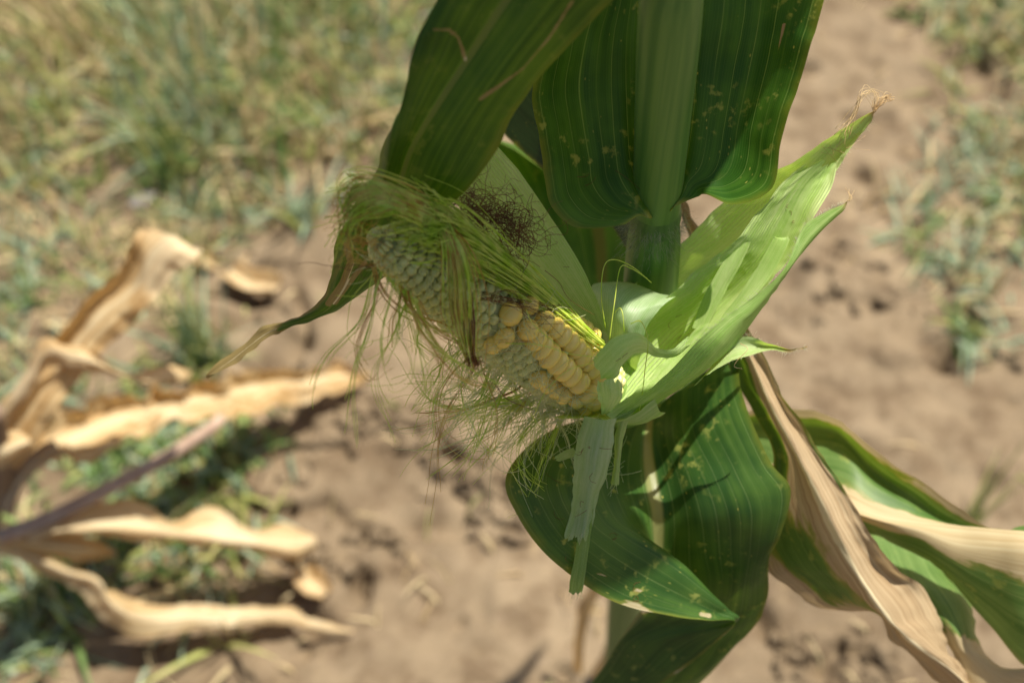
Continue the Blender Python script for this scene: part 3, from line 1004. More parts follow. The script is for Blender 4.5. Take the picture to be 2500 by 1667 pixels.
def kernel(name, mesh, s, phi, wt, wa, wr, dr=0.0, lean=0.0):
    n = NC * math.cos(phi) + NB * math.sin(phi)
    t = np.cross(AX, n)
    a2 = AX * math.cos(lean) - n * math.sin(lean)
    n2 = n * math.cos(lean) + AX * math.sin(lean)
    p = EB + AX * (EL * s) + n * (ear_r(s) - wr * 0.78 + dr)
    o = bpy.data.objects.new(name, mesh)
    COL.objects.link(o)
    m = Matrix(((t[0] * wt, a2[0] * wa, n2[0] * wr, p[0]), (t[1] * wt, a2[1] * wa, n2[1] * wr, p[1]), (t[2] * wt, a2[2] * wa, n2[2] * wr, p[2]), (0, 0, 0, 1)))
    o.parent = cob
    o.matrix_world = m
    o.matrix_local = cob_inv @ m
    return o


bpy.context.view_layer.update()
cob_inv = cob.matrix_world.inverted()
used = []


def jit(v, a=0.06):
    return v * (1 + rng.uniform(-a, a))


big = [(1250, 766, 5.4, 5.1, 5.6, 0.0022), (1289, 806, 5.0, 4.7, 5.4, 0.0020), (1233, 826, 5.2, 4.1, 4.8, 0.0012), (1204, 850, 4.6, 4.0, 4.6, 0.0), (1300, 738, 5.0, 4.3, 5.0, 0.0008)]
rowA = [(1313, 829), (1330, 850), (1347, 870), (1364, 889), (1381, 907), (1398, 922), (1419, 938), (1440, 960), (1455, 980)]
rowB = [(1337, 781), (1357, 798), (1377, 815), (1395, 832), (1411, 849), (1426, 866), (1440, 883), (1453, 900), (1464, 918)]
rowC_ = [(1322, 738), (1343, 748), (1364, 762), (1384, 778), (1402, 795), (1420, 812), (1436, 831), (1451, 850), (1463, 868)]
rowD_ = [(1395, 745), (1410, 757), (1424, 772), (1438, 790), (1452, 810)]
rowE_ = [(1318, 938), (1336, 950), (1355, 962), (1374, 973)]
rowF_ = [(1410, 985), (1428, 1001), (1438, 985)]
for (x, y, wt, wa, wr, dr) in big:
    s, ph = ear_at(x, y)
    kernel('kernel', KM, s, ph, wt / 1000, wa / 1000, wr / 1000, dr)
    used.append((s, ph, 0.042))
for row, wt, dr in ((rowA, 5.9, 0.0012), (rowB, 5.6, 0.0010), (rowC_, 5.2, 0.0004), (rowD_, 4.8, 0.0), (rowE_, 5.0, -0.0003), (rowF_, 4.2, 0.0)):
    for i, (x, y) in enumerate(row):
        s, ph = ear_at(x, y)
        kernel('kernel', KM, s, ph + rng.normal(0, 0.015), jit(wt) / 1000, jit(4.3 if i == 0 else 3.7) / 1000, jit(5.6, 0.03) / 1000, dr + rng.normal(0, 0.0002), -0.25)
        used.append((s, ph, 0.030))
rest_v, rest_f = [], []
npl = 0
NR = 19
for j in range(34):
    s = 0.04 + 0.955 * j / 33
    rr_ = ear_r(s)
    for i in range(NR):
        ph = 2 * math.pi * (i + 0.5 * (j % 2)) / NR + 0.22 * math.sin(j * 0.35) + rng.normal(0, 0.02)
        ph = (ph + math.pi) % (2 * math.pi) - math.pi
        if any(abs(s - a) < c and abs(((ph - b + math.pi) % (2 * math.pi)) - math.pi) < 0.26 for a, b, c in used):
            continue
        wt = rr_ * math.pi / NR * 0.98
        if s > 0.965: wt *= 0.8
        if abs(ph) < 1.65 and npl < 290 and s > 0.3 or (abs(ph) < 1.2 and npl < 290 and ph < 0):
            kernel('immature_kernel', KY, s, ph, jit(wt, 0.2), jit(0.00205, 0.2), jit(0.0027, 0.2), -0.0016 - 0.0007 * (s < 0.62) + rng.normal(0, 0.0003))
            npl += 1
        else:
            n = NC * math.cos(ph) + NB * math.sin(ph)
            t = np.cross(AX, n)
            p = EB + AX * (EL * s) + n * (rr_ - 0.0045)
            o0 = len(rest_v)
            for vv in KY.vertices:
                rest_v.append(p + t * vv.co.x * wt + AX * vv.co.y * 0.002 + n * vv.co.z * 0.0026)
            for pf in KY.polygons:
                rest_f.append(tuple(o0 + a for a in pf.vertices))
tag(link_mesh('immature_kernel', rest_v, rest_f, M['kernel_young'], cob), kind='stuff')
# ear shank: from the stalk to the foot of the ear
sh = catmull(np.array([P(1590, 900, 0.610), P(1560, 960, 0.590), P(1520, 985, 0.562), EB + AX * 0.008]), 6)
tubes('ear_shank', [(sh, np.linspace(0.010, 0.0135, len(sh)))], M['husk_outer'], plant, 16)

# ------------------------------------------------------------------ husks
def husk(txt, mat, us=None, nr=8, nc=8, label=None, tilt=(0, 0, 0), **kw):
    rw = rows_of(txt)
    n_, k_ = len(rw), len(rw[0])
    rw = [[(x, y, d + tilt[0] + tilt[1] * i / (n_ - 1) + tilt[2] * j / (k_ - 1)) for j, (x, y, d) in enumerate(r)] for i, r in enumerate(rw)]
    pt = Patch(rw, us=us, nr=nr, nc=nc, **kw)
    o = pt.build('husk_leaf', M[mat], plant)
    if label:
        o['label'] = label
    return pt


# back husk sweeping up behind, seen on its inner face
hk1 = husk('''
1500,780,545 1530,765,552 1560,770,556 1590,790,556 1620,820,552
1540,700,544 1575,705,553 1610,725,556 1650,750,554 1690,775,546
1612,644,538 1650,660,548 1690,680,551 1735,695,548 1790,710,538
1704,552,528 1745,590,538 1785,615,541 1830,630,538 1880,640,528
1790,480,520 1825,520,529 1860,548,532 1900,565,529 1945,575,519
1885,419,512 1908,450,519 1930,470,522 1960,490,519 1995,500,511
1945,391,506 1962,405,512 1982,415,514 2005,420,512 2035,425,506
2006,345,501 2020,350,506 2036,356,508 2052,362,506 2070,372,501
2058,311,497 2068,318,501 2080,324,502 2090,330,501 2102,325,497
2110,280,494 2114,284,496 2118,288,496 2123,292,496 2128,296,494
2134,270,492 2134,271,492 2135,272,492 2136,273,492 2137,274,492
''', 'husk_pale', dry=[[0] * 5] * 7 + [[0.15, 0.1, 0.1, 0.1, 0.15], [0.4, 0.3, 0.2, 0.2, 0.35], [0.5] * 5, [0.9] * 5], tilt=(0, 0.022, 0.008), seed=31, nr=12, nc=12, wave=0.0010, wfreq=24, crumple=0.0004, ragside=0.03, label='long pale husk with a dried tip behind the others')

# wide front husk
hk2 = husk('''
1470,1006,508 1475,1010,510 1482,1014,512 1492,1018,512 1505,1021,510
1475,920,512 1500,950,520 1535,975,522 1570,985,518 1600,972,508
1505,840,515 1545,870,528 1600,905,532 1655,920,525 1700,902,508
1555,778,516 1610,800,530 1675,830,534 1730,838,526 1775,815,508
1655,702,514 1705,730,525 1755,750,530 1800,755,523 1858,716,505
1736,634,511 1785,660,519 1825,680,523 1860,685,518 1914,656,503
1792,590,508 1835,605,513 1875,620,516 1905,625,512 1950,602,500
1838,540,505 1875,545,508 1910,552,510 1935,560,507 1972,560,498
1880,480,502 1910,485,504 1940,490,505 1960,498,503 2002,508,496
1925,430,500 1950,433,501 1975,436,501 1995,440,500 2034,446,495
1990,385,498 2005,388,498 2020,391,498 2030,394,498 2042,400,496
''', 'husk', tilt=(-0.004, 0.020, 0.012), seed=33, nr=12, nc=12, wave=0.0014, wfreq=26, rag=0.05, ragside=0.03, crumple=0.0004, label='broad front husk half in sunlight')

# torn shred lying against the front husk
hk2b = husk('''
1690,800,513 1705,805,512 1722,808,512
1715,730,511 1735,738,509 1755,742,510
1750,665,508 1772,672,506 1792,676,508
1790,600,506 1808,607,504 1824,612,506
1818,562,504 1828,566,503 1836,572,504
1826,553,503 1830,554,503 1834,556,503
''', 'husk', tilt=(0.012, 0.006, 0), seed=34, wave=0.0006, wfreq=30, nr=6, nc=6, label='narrow torn husk shred over the front husk')
hk2c = husk('''
1745,800,505 1760,795,506 1775,785,506
1830,680,506 1850,690,508 1868,695,508
1885,590,503 1905,597,505 1922,600,505
1892,578,502 1908,579,504 1925,576,504
''', 'husk', tilt=(0.014, 0.004, 0), seed=35, wave=0.0006, wfreq=30, nr=8, nc=6, rag=0.06)

# outermost green husk, with its ridge and a narrow point
hk5 = husk('''
1490,1025,500 1510,1028,503 1540,1026,508 1560,1018,510
1570,965,497 1600,975,500 1640,962,507 1660,948,512
1640,900,494 1680,922,497 1715,912,507 1735,895,513
1715,820,492 1750,850,494 1783,850,506 1798,838,513
1770,775,492 1800,795,493 1832,788,504 1845,778,511
1815,745,492 1845,755,493 1868,742,503 1880,730,509
1875,697,492 1893,702,492 1908,690,500 1916,680,505
1920,645,491 1935,648,491 1948,632,498 1955,622,502
1962,555,494 1978,585,490 1998,572,495 2004,562,498
2014,519,492 2022,540,489 2038,535,493 2045,522,495
2052,501,490 2054,512,488 2060,515,490 2062,505,491
2069,494,489 2069,495,489 2070,496,489 2070,495,489
''', 'husk_outer', dry=[[0.15, 0, 0.1, 0.4]] * 3 + [[0.3, 0, 0, 0]] * 6 + [[0.35, 0.15, 0.15, 0.3], [0.5] * 4, [0.8] * 4], tilt=(0, 0.014, 0.004), seed=36, nr=12, nc=10, wave=0.0007, wfreq=30, crumple=0.0003, label='outer green husk running to a narrow point')

# small pale pointed husk
hk6 = husk('''
1690,945,512 1700,938,514 1715,925,515
1738,904,508 1755,880,513 1770,855,514
1789,878,505 1800,850,511 1812,822,510
1830,868,504 1838,845,509 1842,825,507
1866,858,503 1868,846,507 1868,838,504
1895,855,502 1896,848,504 1897,843,502
1923,857,501 1924,854,502 1925,852,501
1950,852,500 1951,851,500 1952,850,500
1970,846,500 1970,845,500 1971,845,500
''', 'husk_pale', dry=[[0.3, 0, 0.3]] * 2 + [[0.45, 0, 0.35]] * 3 + [[0.5, 0.3, 0.5], [0.7] * 3, [0.9] * 3, [1] * 3], tilt=(0, 0.012, 0), seed=37, nr=6, nc=7, wave=0.0007, wfreq=40, label='small pale pointed husk with brown tip')

# bluish husk rolled over at the foot of the stalk side
hk3 = husk('''
1478,860,540 1490,880,542 1505,900,542 1525,910,540 1550,915,536
1462,790,530 1485,830,526 1508,845,522 1535,855,520 1565,860,522
1446,720,538 1484,755,518 1508,790,512 1540,805,510 1580,800,514
1448,692,552 1488,705,526 1520,740,512 1560,760,510 1610,755,514
1480,690,560 1505,690,542 1545,710,524 1590,728,518 1640,730,518
1500,700,568 1530,688,556 1570,700,540 1612,718,530 1660,722,526
''', 'husk_blue', seed=38, nr=9, nc=8, wave=0.0006, wfreq=40, label='bluish husk rolled over beside the stalk')

# curled strip in front of the husks
hk4 = husk('''
1441,888,487 1452,905,486 1464,925,487 1476,938,489
1458,862,481 1478,878,480 1495,895,481 1510,918,484
1480,838,478 1502,855,477 1515,872,478 1522,890,482
1512,816,477 1528,835,476 1538,852,478 1542,870,483
1553,810,480 1562,828,480 1568,845,483 1572,862,489
1582,829,487 1587,842,488 1592,855,491 1596,872,496
1606,850,493 1609,860,494 1612,868,496 1616,876,499
1644,853,498 1646,860,499 1648,866,500 1650,872,502
1684,818,503 1688,826,504 1690,834,504 1692,842,505
''', 'husk_pale', seed=39, nr=9, nc=9, wave=0.0008, wfreq=40, rag0=0.05, rag=0.05, ragside=0.04, crumple=0.00025, label='curled pale husk strip over the kernels')
hk4b = husk('''
1470,1010,497 1476,1011,496 1482,1010,497
1463,970,490 1490,975,487 1518,972,490
1456,940,486 1486,942,482 1521,945,486
1455,925,485 1486,920,481 1520,925,485
''', 'husk_pale', seed=40, nr=10, nc=14, wave=0.0016, wfreq=40, rag=0.22, ragside=0.05, label='short torn husk flap at the ear base')

# layered husk margins along the lower side
hk9 = husk('''
1478,1012,500 1486,1018,498 1500,1024,497 1520,1024,498
1520,985,506 1545,985,503 1570,985,500 1590,978,500
1570,930,512 1600,935,508 1625,940,503 1648,940,500
1620,880,514 1650,885,510 1680,885,505 1708,880,500
1670,830,512 1700,832,508 1728,830,504 1755,825,500
1720,780,508 1745,782,505 1765,782,502 1785,778,499
''', 'husk', tilt=(0, 0.010, 0.004), seed=44, nr=10, nc=8, wave=0.0014, wfreq=34, rag=0.08, ragside=0.06, crumple=0.0004, label='layered husk margin along the lower side')
hk11 = husk('''
1345,1022,505 1360,1016,512 1385,1008,520 1410,1000,526
1400,1020,500 1410,1018,508 1425,1014,517 1445,1008,524
1450,1016,498 1458,1018,505 1466,1018,514 1480,1014,522
1500,1024,497 1506,1030,503 1515,1034,511 1528,1030,520
1550,1012,500 1556,1026,505 1566,1034,512 1580,1030,520
1600,975,502 1606,992,506 1612,1005,512 1625,1008,520
''', 'husk', seed=45, nr=7, nc=6, wave=0.0009, wfreq=40, label='husk collar around the ear base')

# husk still standing behind the ear
hk7 = husk('''
1486,815,522 1470,808,526 1450,800,529 1415,800,530
1452,722,514 1425,735,520 1385,745,525 1330,745,527
1405,622,505 1370,655,512 1325,675,518 1260,670,520
1347,530,497 1315,580,504 1265,605,510 1195,600,512
1281,436,489 1250,500,496 1205,535,502 1145,540,505
1214,358,482 1190,425,489 1160,470,495 1110,485,498
1150,300,478 1140,350,482 1125,385,487 1085,410,490
1090,265,474 1085,290,476 1075,315,479 1060,330,481
''', 'husk_pale', seed=47, wave=0.0008, wfreq=20, crumple=0.0004, label='standing husk behind the silk')

# hanging torn strips
hk8 = husk('''
1424,1016,499 1450,1022,493 1478,1026,491 1504,1020,495
1404,1096,508 1434,1100,500 1464,1102,498 1494,1094,503
1398,1170,515 1424,1172,507 1450,1172,505 1477,1166,511
1392,1245,521 1414,1247,515 1436,1248,512 1458,1238,518
1381,1322,527 1402,1326,521 1421,1328,518 1440,1312,523
''', 'husk_blue', seed=48, nr=22, nc=10, rag=0.06, ragside=0.05, crumple=0.0003, wave=0.0012, wfreq=30, label='torn husk strip hanging below the ear')
hk8b = husk('''
1416,1240,517 1432,1241,516 1449,1240,516
1410,1300,522 1426,1301,520 1443,1300,520
1400,1375,528 1416,1376,526 1433,1372,526
1391,1425,532 1408,1430,530 1425,1425,530
1388,1450,533 1404,1452,531 1420,1450,531
''', 'husk_outer', seed=49, nr=16, nc=9, rag=0.12, ragside=0.05, crumple=0.0003, wave=0.0008, wfreq=30)
hk10 = husk('''
1508,1022,500 1522,1022,499 1537,1018,500
1503,1060,507 1513,1060,505 1526,1055,507
1500,1105,513 1508,1106,511 1516,1104,512
1494,1150,518 1503,1151,516 1513,1149,517
1486,1190,522 1499,1191,520 1512,1190,521
''', 'husk', seed=50, nr=16, nc=8, rag=0.06, ragside=0.09, crumple=0.0003, wave=0.0008, wfreq=40, label='narrow torn strip beside the hanging husk strip')
hk12 = husk('''
1400,1092,510 1404,1100,511 1408,1112,512
1378,1100,512 1384,1108,513 1390,1118,514
1352,1116,515 1356,1122,516 1360,1128,517
''', 'husk', seed=51, nr=7, nc=5, rag=0.1)

# ------------------------------------------------------------------ silk
def J(x, y, d, a=8, b=0.004):
    return P(x + rng.normal(0, a), y + rng.normal(0, a), d + rng.normal(0, b))


def silk(name, paths, mat, sides=4, label=None):
    o = tubes(name, paths, M[mat], plant, sides)
    tag(o, label, kind='stuff')
    return o


def flow(p, d, ln, r, n=26, curl=1.0, grav=0.0, pull=None, taper=0.6):
    """a thread that wanders smoothly: its turning drifts instead of jumping"""
    p = np.array(p, float)
    d = np.array(d, float); d /= np.linalg.norm(d)
    w = rng.normal(0, curl, 3)
    st = ln / n
    pts = [p.copy()]
    for i in range(n):
        w = 0.86 * w + 0.5 * rng.normal(0, curl, 3)
        d = d + np.cross(w, d) * st / 0.012 + np.array([0, 0, -grav]) * st / 0.02
        if pull is not None:
            d = d + (np.array(pull) - p) * st * 55 / 0.02 * 0.02
        d /= np.linalg.norm(d)
        p = p + d * st
        pts.append(p.copy())
    return np.array(pts), r * np.linspace(1, taper, n + 1)


def lock(p, d, ln, r, k, curl=0.35, grav=0.05, n=40, spread=0.0012, pull=None):
    """several threads clinging together along one wandering path, parting towards the end"""
    base_, _ = flow(p, d, ln, r, n, curl, grav, pull)
    out = []
    tt = np.linspace(0, 1, n + 1)[:, None]
    for i in range(k):
        o1, o2 = rng.normal(0, spread, 3), rng.normal(0, spread * 3.0, 3)
        ph = rng.uniform(0, 6.28, 3)
        wob_ = spread * 0.7 * np.sin(tt * rng.uniform(4, 12) + ph)
        m = int((n + 1) * rng.uniform(0.55, 1.0))
        pts = (base_ + o1 * (0.35 + 0.65 * tt) + o2 * tt ** 2.5 + wob_ * tt)[:m]
        out.append((pts, r * rng.uniform(0.7, 1.3) * np.linspace(1, 0.6, m)))
    return out


def cdir(x, y, z):
    """direction given as right, down, away from the viewer"""
    return RT * x - UP * y + FW * z


# green silk drawn along the upper side of the ear
ps = []
for k in range(300):
    t = rng.uniform(0, 1)
    x0, y0 = 1290 + 195 * t + rng.normal(0, 6), 705 + 155 * t + rng.normal(0, 6)
    d0 = 0.490 + 0.016 * t + rng.uniform(-0.008, 0.004)
    w = rng.normal(0, 1)
    x3, y3 = 1085 + 26 * rng.normal(0, 1), 560 + 32 * rng.normal(0, 1)
    pts = [P(x0, y0, d0), P(x0 * 0.72 + x3 * 0.28, y0 * 0.70 + y3 * 0.30 - 6 + 9 * w, d0 - 0.011), P(x0 * 0.38 + x3 * 0.62, y0 * 0.38 + y3 * 0.62 - 12 + 11 * w, 0.464 + 0.002 * w),
           P(x3, y3, 0.446), P(x3 - 55 - 50 * rng.uniform(0, 1), y3 - 25 + 26 * rng.normal(0, 1), 0.436)]
    ps.append(strand(pts, rng.uniform(0.00018, 0.00042), 6))
silk('silk', ps, 'silk_green', label='fresh green silk drawn along the ear')
# blond and green tuft over the tip
ps, pg = [], []
for k in range(130):
    a = rng.uniform(0, 1)
    q = rng.normal(0, 1)
    x0, y0 = 1095 + 18 * rng.normal(0, 1), 560 + 24 * q
    s = strand([P(x0, y0, 0.450), P(1015 + 12 * q, 505 + 26 * q, 0.434 + 0.002 * q), P(945 + 22 * q, 470 + 28 * q + 20 * a, 0.427), P(890 - 25 * a + 18 * q, 455 + 70 * a + 24 * q, 0.428),
                P(868 - 40 * a + 26 * rng.normal(0, 1), 450 + 150 * a + 20 * rng.normal(0, 1), 0.432)], rng.uniform(0.00016, 0.00034), 6)
    (ps if k % 3 else pg).append(s)
silk('silk', ps, 'silk_green')
silk('silk', pg, 'silk_gold')
# dried brown tangle
ps = []
for k in range(210):
    t = rng.uniform(0, 1)
    x, y = 1120 + 170 * t + rng.normal(0, 14), 492 + 80 * t + rng.normal(0, 16)
    c0 = P(1215, 545, 0.468)
    ps.append(flow(P(x, y, 0.462 + 0.014 * t + rng.normal(0, 0.003)), rng.normal(0, 1, 3), rng.uniform(0.012, 0.034), rng.uniform(0.00010, 0.00018), 30, 2.6, 0, c0))
for k in range(26):
    x, y = 1240 + rng.normal(0, 26), 560 + rng.normal(0, 20)
    ps.append(flow(P(x, y, 0.470), cdir(0.7, 0.75, 0.1) + rng.normal(0, 0.25, 3), rng.uniform(0.012, 0.03), 0.00011, 26, 1.4))
silk('silk', ps, 'silk_brown', label='dark brown dried silk tangle')
# brown and golden curls round the tip
ps, pg = [], []
for k in range(90):
    x, y = 900 + rng.normal(0, 22), 555 + rng.uniform(-90, 100)
    f = flow(P(x, y, 0.434 + rng.normal(0, 0.004)), cdir(-1, rng.normal(0.2, 0.6), 0) + rng.normal(0, 0.4, 3), rng.uniform(0.010, 0.026), rng.uniform(0.00008, 0.00015), 26, 2.0, 0.3, P(890, 570, 0.436))
    (ps if k % 5 == 0 else pg).append(f)
for k in range(12):
    x, y = 940 + rng.normal(0, 50), 480 + rng.normal(0, 20)
    ps.append(flow(P(x, y, 0.428), cdir(-0.7, -0.5, -0.1) + rng.normal(0, 0.4, 3), rng.uniform(0.01, 0.02), 0.00008, 22, 1.5))
silk('silk', ps, 'silk_brown')
silk('silk', pg, 'silk_gold')
# tress hanging across the ear
ps, pg = [], []
for k in range(60):
    w = rng.normal(0, 1)
    q = rng.normal(0, 1)
    s = strand([P(1080 + 10 * w, 545 + 8 * q, 0.446), P(1108 + 16 * w, 600, 0.438), P(1124 + 24 * w, 680, 0.439 + 0.001 * q), P(1130 + 26 * w + 3 * q, 765, 0.446 + 0.001 * q),
                P(1140 + 17 * w + 5 * q, 830 + 20 * q, 0.453), P(1150 + 9 * w + 8 * q, 868 + 28 * q, 0.458)], rng.uniform(0.00018, 0.00040), 6, taper=0.4)
    (pg if k % 5 < 2 else ps).append(s)
silk('silk', ps, 'silk_green')
silk('silk', pg, 'silk_gold', label='golden tress of silk hanging across the ear')
ps = []
for k in range(14):
    w = rng.normal(0, 1)
    ps.append(strand([P(1140 + 10 * w, 700, 0.441), P(1150 + 10 * w, 790, 0.448), P(1152 + 7 * w, 860, 0.455), P(1158 + 14 * w, 892, 0.457)], 0.00014, 5))
for k in range(45):
    ps.append(flow(P(1150 + rng.normal(0, 5), 872 + rng.normal(0, 5), 0.456), cdir(0.1, 1, 0) + rng.normal(0, 0.7, 3), 0.005, 0.00016, 10, 2))
silk('silk', ps, 'silk_brown')
# locks hanging from the tip
ps, pp = [], []
for k in range(17):
    t = rng.uniform(0, 1)
    x, y = 905 + 120 * t, 640 + 95 * t
    f = lock(P(x, y, 0.442 + rng.normal(0, 0.003)), cdir(rng.normal(0.05, 0.3), 1, 0.2) + rng.normal(0, 0.12, 3), rng.uniform(0.03, 0.075), 0.00017, int(rng.integers(3, 7)), 0.42, 0.14, 44, 0.0011)
    (ps if k % 3 else pp).extend(f)
for k in range(14):
    t = rng.uniform(0, 1)
    ps.append(flow(P(905 + 110 * t, 640 + 85 * t, 0.442), cdir(rng.normal(0, 0.6), 1, 0.2), rng.uniform(0.02, 0.06), 0.00015, 44, 0.7, 0.1))
silk('silk', ps, 'silk_green', label='loose silk locks hanging from the ear tip')
silk('silk', pp, 'silk_gold')
# fine net of pale silk under the ear
ps, pg, pn = [], [], []
for k in range(46):
    t = rng.uniform(0, 1) ** 0.8
    x0, y0 = 1090 + 320 * t, 825 + 180 * t
    f = lock(P(x0, y0, 0.488 + 0.040 * t), cdir(rng.normal(-0.5, 0.45), rng.normal(0.7, 0.3), 0.25 + rng.normal(0, 0.2)), rng.uniform(0.035, 0.085), 0.00015, int(rng.integers(3, 8)), 0.40, 0.10, 46, 0.0016)
    (pg if k % 11 == 0 else (pn if k % 2 else ps)).extend(f)
for k in range(26):
    x0, y0 = 1330 + rng.normal(0, 50), 975 + rng.normal(0, 20)
    pn.extend(lock(P(x0, y0, 0.522), cdir(-1, rng.normal(0.35, 0.3), rng.normal(0.2, 0.2)), rng.uniform(0.03, 0.06), 0.00014, int(rng.integers(3, 7)), 0.35, 0.07, 40, 0.0015))
for k in range(40):
    t = rng.uniform(0, 1)
    ps.append(flow(P(1090 + 320 * t, 825 + 180 * t, 0.488 + 0.04 * t), cdir(rng.normal(-0.5, 0.6), rng.normal(0.6, 0.4), 0.25), rng.uniform(0.03, 0.08), 0.00012, 46, 0.6, 0.06))
silk('silk', ps, 'silk_pale', 4, label='fine net of pale silk below the ear')
silk('silk', pn, 'silk_green', 4)
silk('silk', pg, 'silk_gold', 4)
# downy threads lying on the unfilled part of the ear
ps = []
for k in range(760):
    s_, ph = rng.uniform(0.08, 0.97) if k % 2 else rng.uniform(0.08, 0.55), rng.uniform(-1.5, 0.9)
    if s_ < 0.42 and ph > -0.25: continue
    p0 = ear_p(s_, ph, -0.0008)
    tn = AX * rng.normal(0.2, 0.8) + (-NC * math.sin(ph) + NB * math.cos(ph)) * rng.normal(-0.4, 0.8)
    ps.append(flow(p0, tn + 0.15 * (NC * math.cos(ph) + NB * math.sin(ph)), rng.uniform(0.006, 0.020), rng.uniform(0.00010, 0.0002), 14, 0.8))
silk('silk', ps, 'silk_pale', 3)
# threads across the kernels and the husks
ps = [strand([P(1235, 838, 0.470), P(1320, 842, 0.466), P(1385, 862, 0.468), P(1460, 872, 0.474)], 0.00018, 8),
      strand([P(1297, 1030, 0.492), P(1330, 960, 0.480), P(1385, 905, 0.474), P(1450, 885, 0.476)], 0.00016, 8),
      strand([P(1275, 720, 0.470), P(1290, 770, 0.464), P(1310, 800, 0.466), P(1365, 845, 0.470)], 0.00022, 8),
      strand([P(1478, 800, 0.505), P(1468, 720, 0.500), P(1475, 650, 0.498), P(1500, 634, 0.500), P(1545, 652, 0.506), P(1590, 690, 0.516)], 0.0003, 8),
      strand([P(1488, 830, 0.500), P(1500, 740, 0.496), P(1514, 655, 0.498), P(1540, 655, 0.502), P(1580, 680, 0.512)], 0.00028, 8),
      strand([P(1524, 810, 0.500), P(1520, 765, 0.498), P(1512, 752, 0.500), P(1500, 765, 0.504)], 0.00022, 8),
      strand([P(1540, 790, 0.496), P(1565, 785, 0.488), P(1582, 830, 0.482), P(1575, 900, 0.490), P(1568, 960, 0.500), P(1560, 1010, 0.502)], 0.00026, 8)]
silk('silk', ps, 'silk_green')
ps = []
for k in range(16):
    x = 1290 + 10 * k
    ps.append(strand([J(1180, 730, 0.464, 10), J(1250, 738, 0.462, 10, 0.001), J(1310, 760, 0.466, 14, 0.001), J(1370, 765 + rng.normal(0, 14), 0.474, 14)], 0.00013, 6))
ps.append(strand([P(1330, 660, 0.484), P(1365, 690, 0.484), P(1390, 730, 0.486), P(1452, 770, 0.496)], 0.00014, 8))
ps.append(strand([P(1210, 940, 0.480), P(1240, 975, 0.482), P(1300, 1000, 0.486)], 0.0002, 8))
silk('silk', ps, 'silk_brown')
# dry threads at the husk tip and on the small pointed husk
ps = []
for k in range(12):
    ps.append(strand([J(2060, 318, 0.516, 16), J(2090, 262, 0.515, 8, 0.002), J(2110, 225, 0.515, 7, 0.002), J(2140, 235, 0.515, 9, 0.002), J(2135, 268, 0.516, 5, 0.001)], 0.00011, 6))
for k in range(16):
    ps.append(strand([J(2134, 270, 0.518, 3, 0.001), J(2148, 250, 0.517, 6, 0.001), J(2165, 238, 0.517, 6, 0.001), J(2176, 240, 0.517, 6, 0.001)], 0.00016, 5))
for k in range(6):
    ps.append(strand([J(2070, 494, 0.505, 2, 0.0005), J(2076, 480, 0.505, 4, 0.001), J(2066 + rng.normal(0, 5), 470, 0.505, 5, 0.001)], 0.00012, 5))
ps.append(strand([P(1807, 838, 0.503), P(1825, 852, 0.502), P(1800, 880, 0.502), P(1793, 895, 0.502), P(1812, 900, 0.503)], 0.00014, 8))
for k in range(14):
    p0 = hk1.at(rng.uniform(0.1, 0.8), rng.uniform(0.68, 0.86), 0.0006)
    ps.append(strand([p0, p0 + rng.normal(0, 0.003, 3), p0 + rng.normal(0, 0.005, 3)], 0.00008, 5))
silk('silk', ps, 'silk_tan')
# short dark crumbs of silk lying on the leaves
ps = []


def crumbs(patch, n, u0, u1, v0, v1, ln=0.006):
    for k in range(n):
        u, v = rng.uniform(u0, u1), rng.uniform(v0, v1)
        a = rng.uniform(0, 2 * math.pi)
        l = ln * rng.uniform(0.4, 1.3)
        cv = rng.normal(0, 0.9)
        pts = []
        e1 = patch.at(min(u + 0.02, 1), v) - patch.at(u, v)
        e2 = patch.at(u, min(v + 0.02, 1)) - patch.at(u, v)
        e1 /= np.linalg.norm(e1) + 1e-9
        e2 -= e1 * (e1 @ e2)
        e2 /= np.linalg.norm(e2) + 1e-9
        p = patch.at(u, v, 0.0004)
        for i in range(4):
            pts.append(p)
            p = p + (e1 * math.cos(a) + e2 * math.sin(a)) * l / 3
            a += cv
        ps.append(strand(pts, 0.00011, 4))


crumbs(hk8, 7, 0.2, 0.8, 0.1, 0.8)
crumbs(leafB, 4, 0.1, 0.35, 0.15, 0.5, 0.012)
crumbs(leafD, 8, 0.05, 0.3, 0.1, 0.5, 0.008)
crumbs(hk2, 10, 0.1, 0.8, 0.3, 0.8, 0.004)
crumbs(hk4, 2, 0.2, 0.8, 0.1, 0.4, 0.003)
crumbs(hk7, 4, 0.1, 0.6, 0.1, 0.6, 0.004)
silk('silk', ps, 'silk_brown')
# loose fibres at the torn strip ends
ps = []
for pt, n_ in ((hk8b, 9), (hk8, 8), (hk10, 6)):
    for k in range(n_):
        p0 = pt.at(rng.uniform(0.05, 0.95), rng.uniform(0.93, 0.99))
        ps.append(flow(p0, cdir(rng.normal(-0.1, 0.25), 1, 0.4), rng.uniform(0.002, 0.007), 0.00009, 10, 0.8, 0.1))
silk('husk_fibre', ps, 'silk_pale', 3)
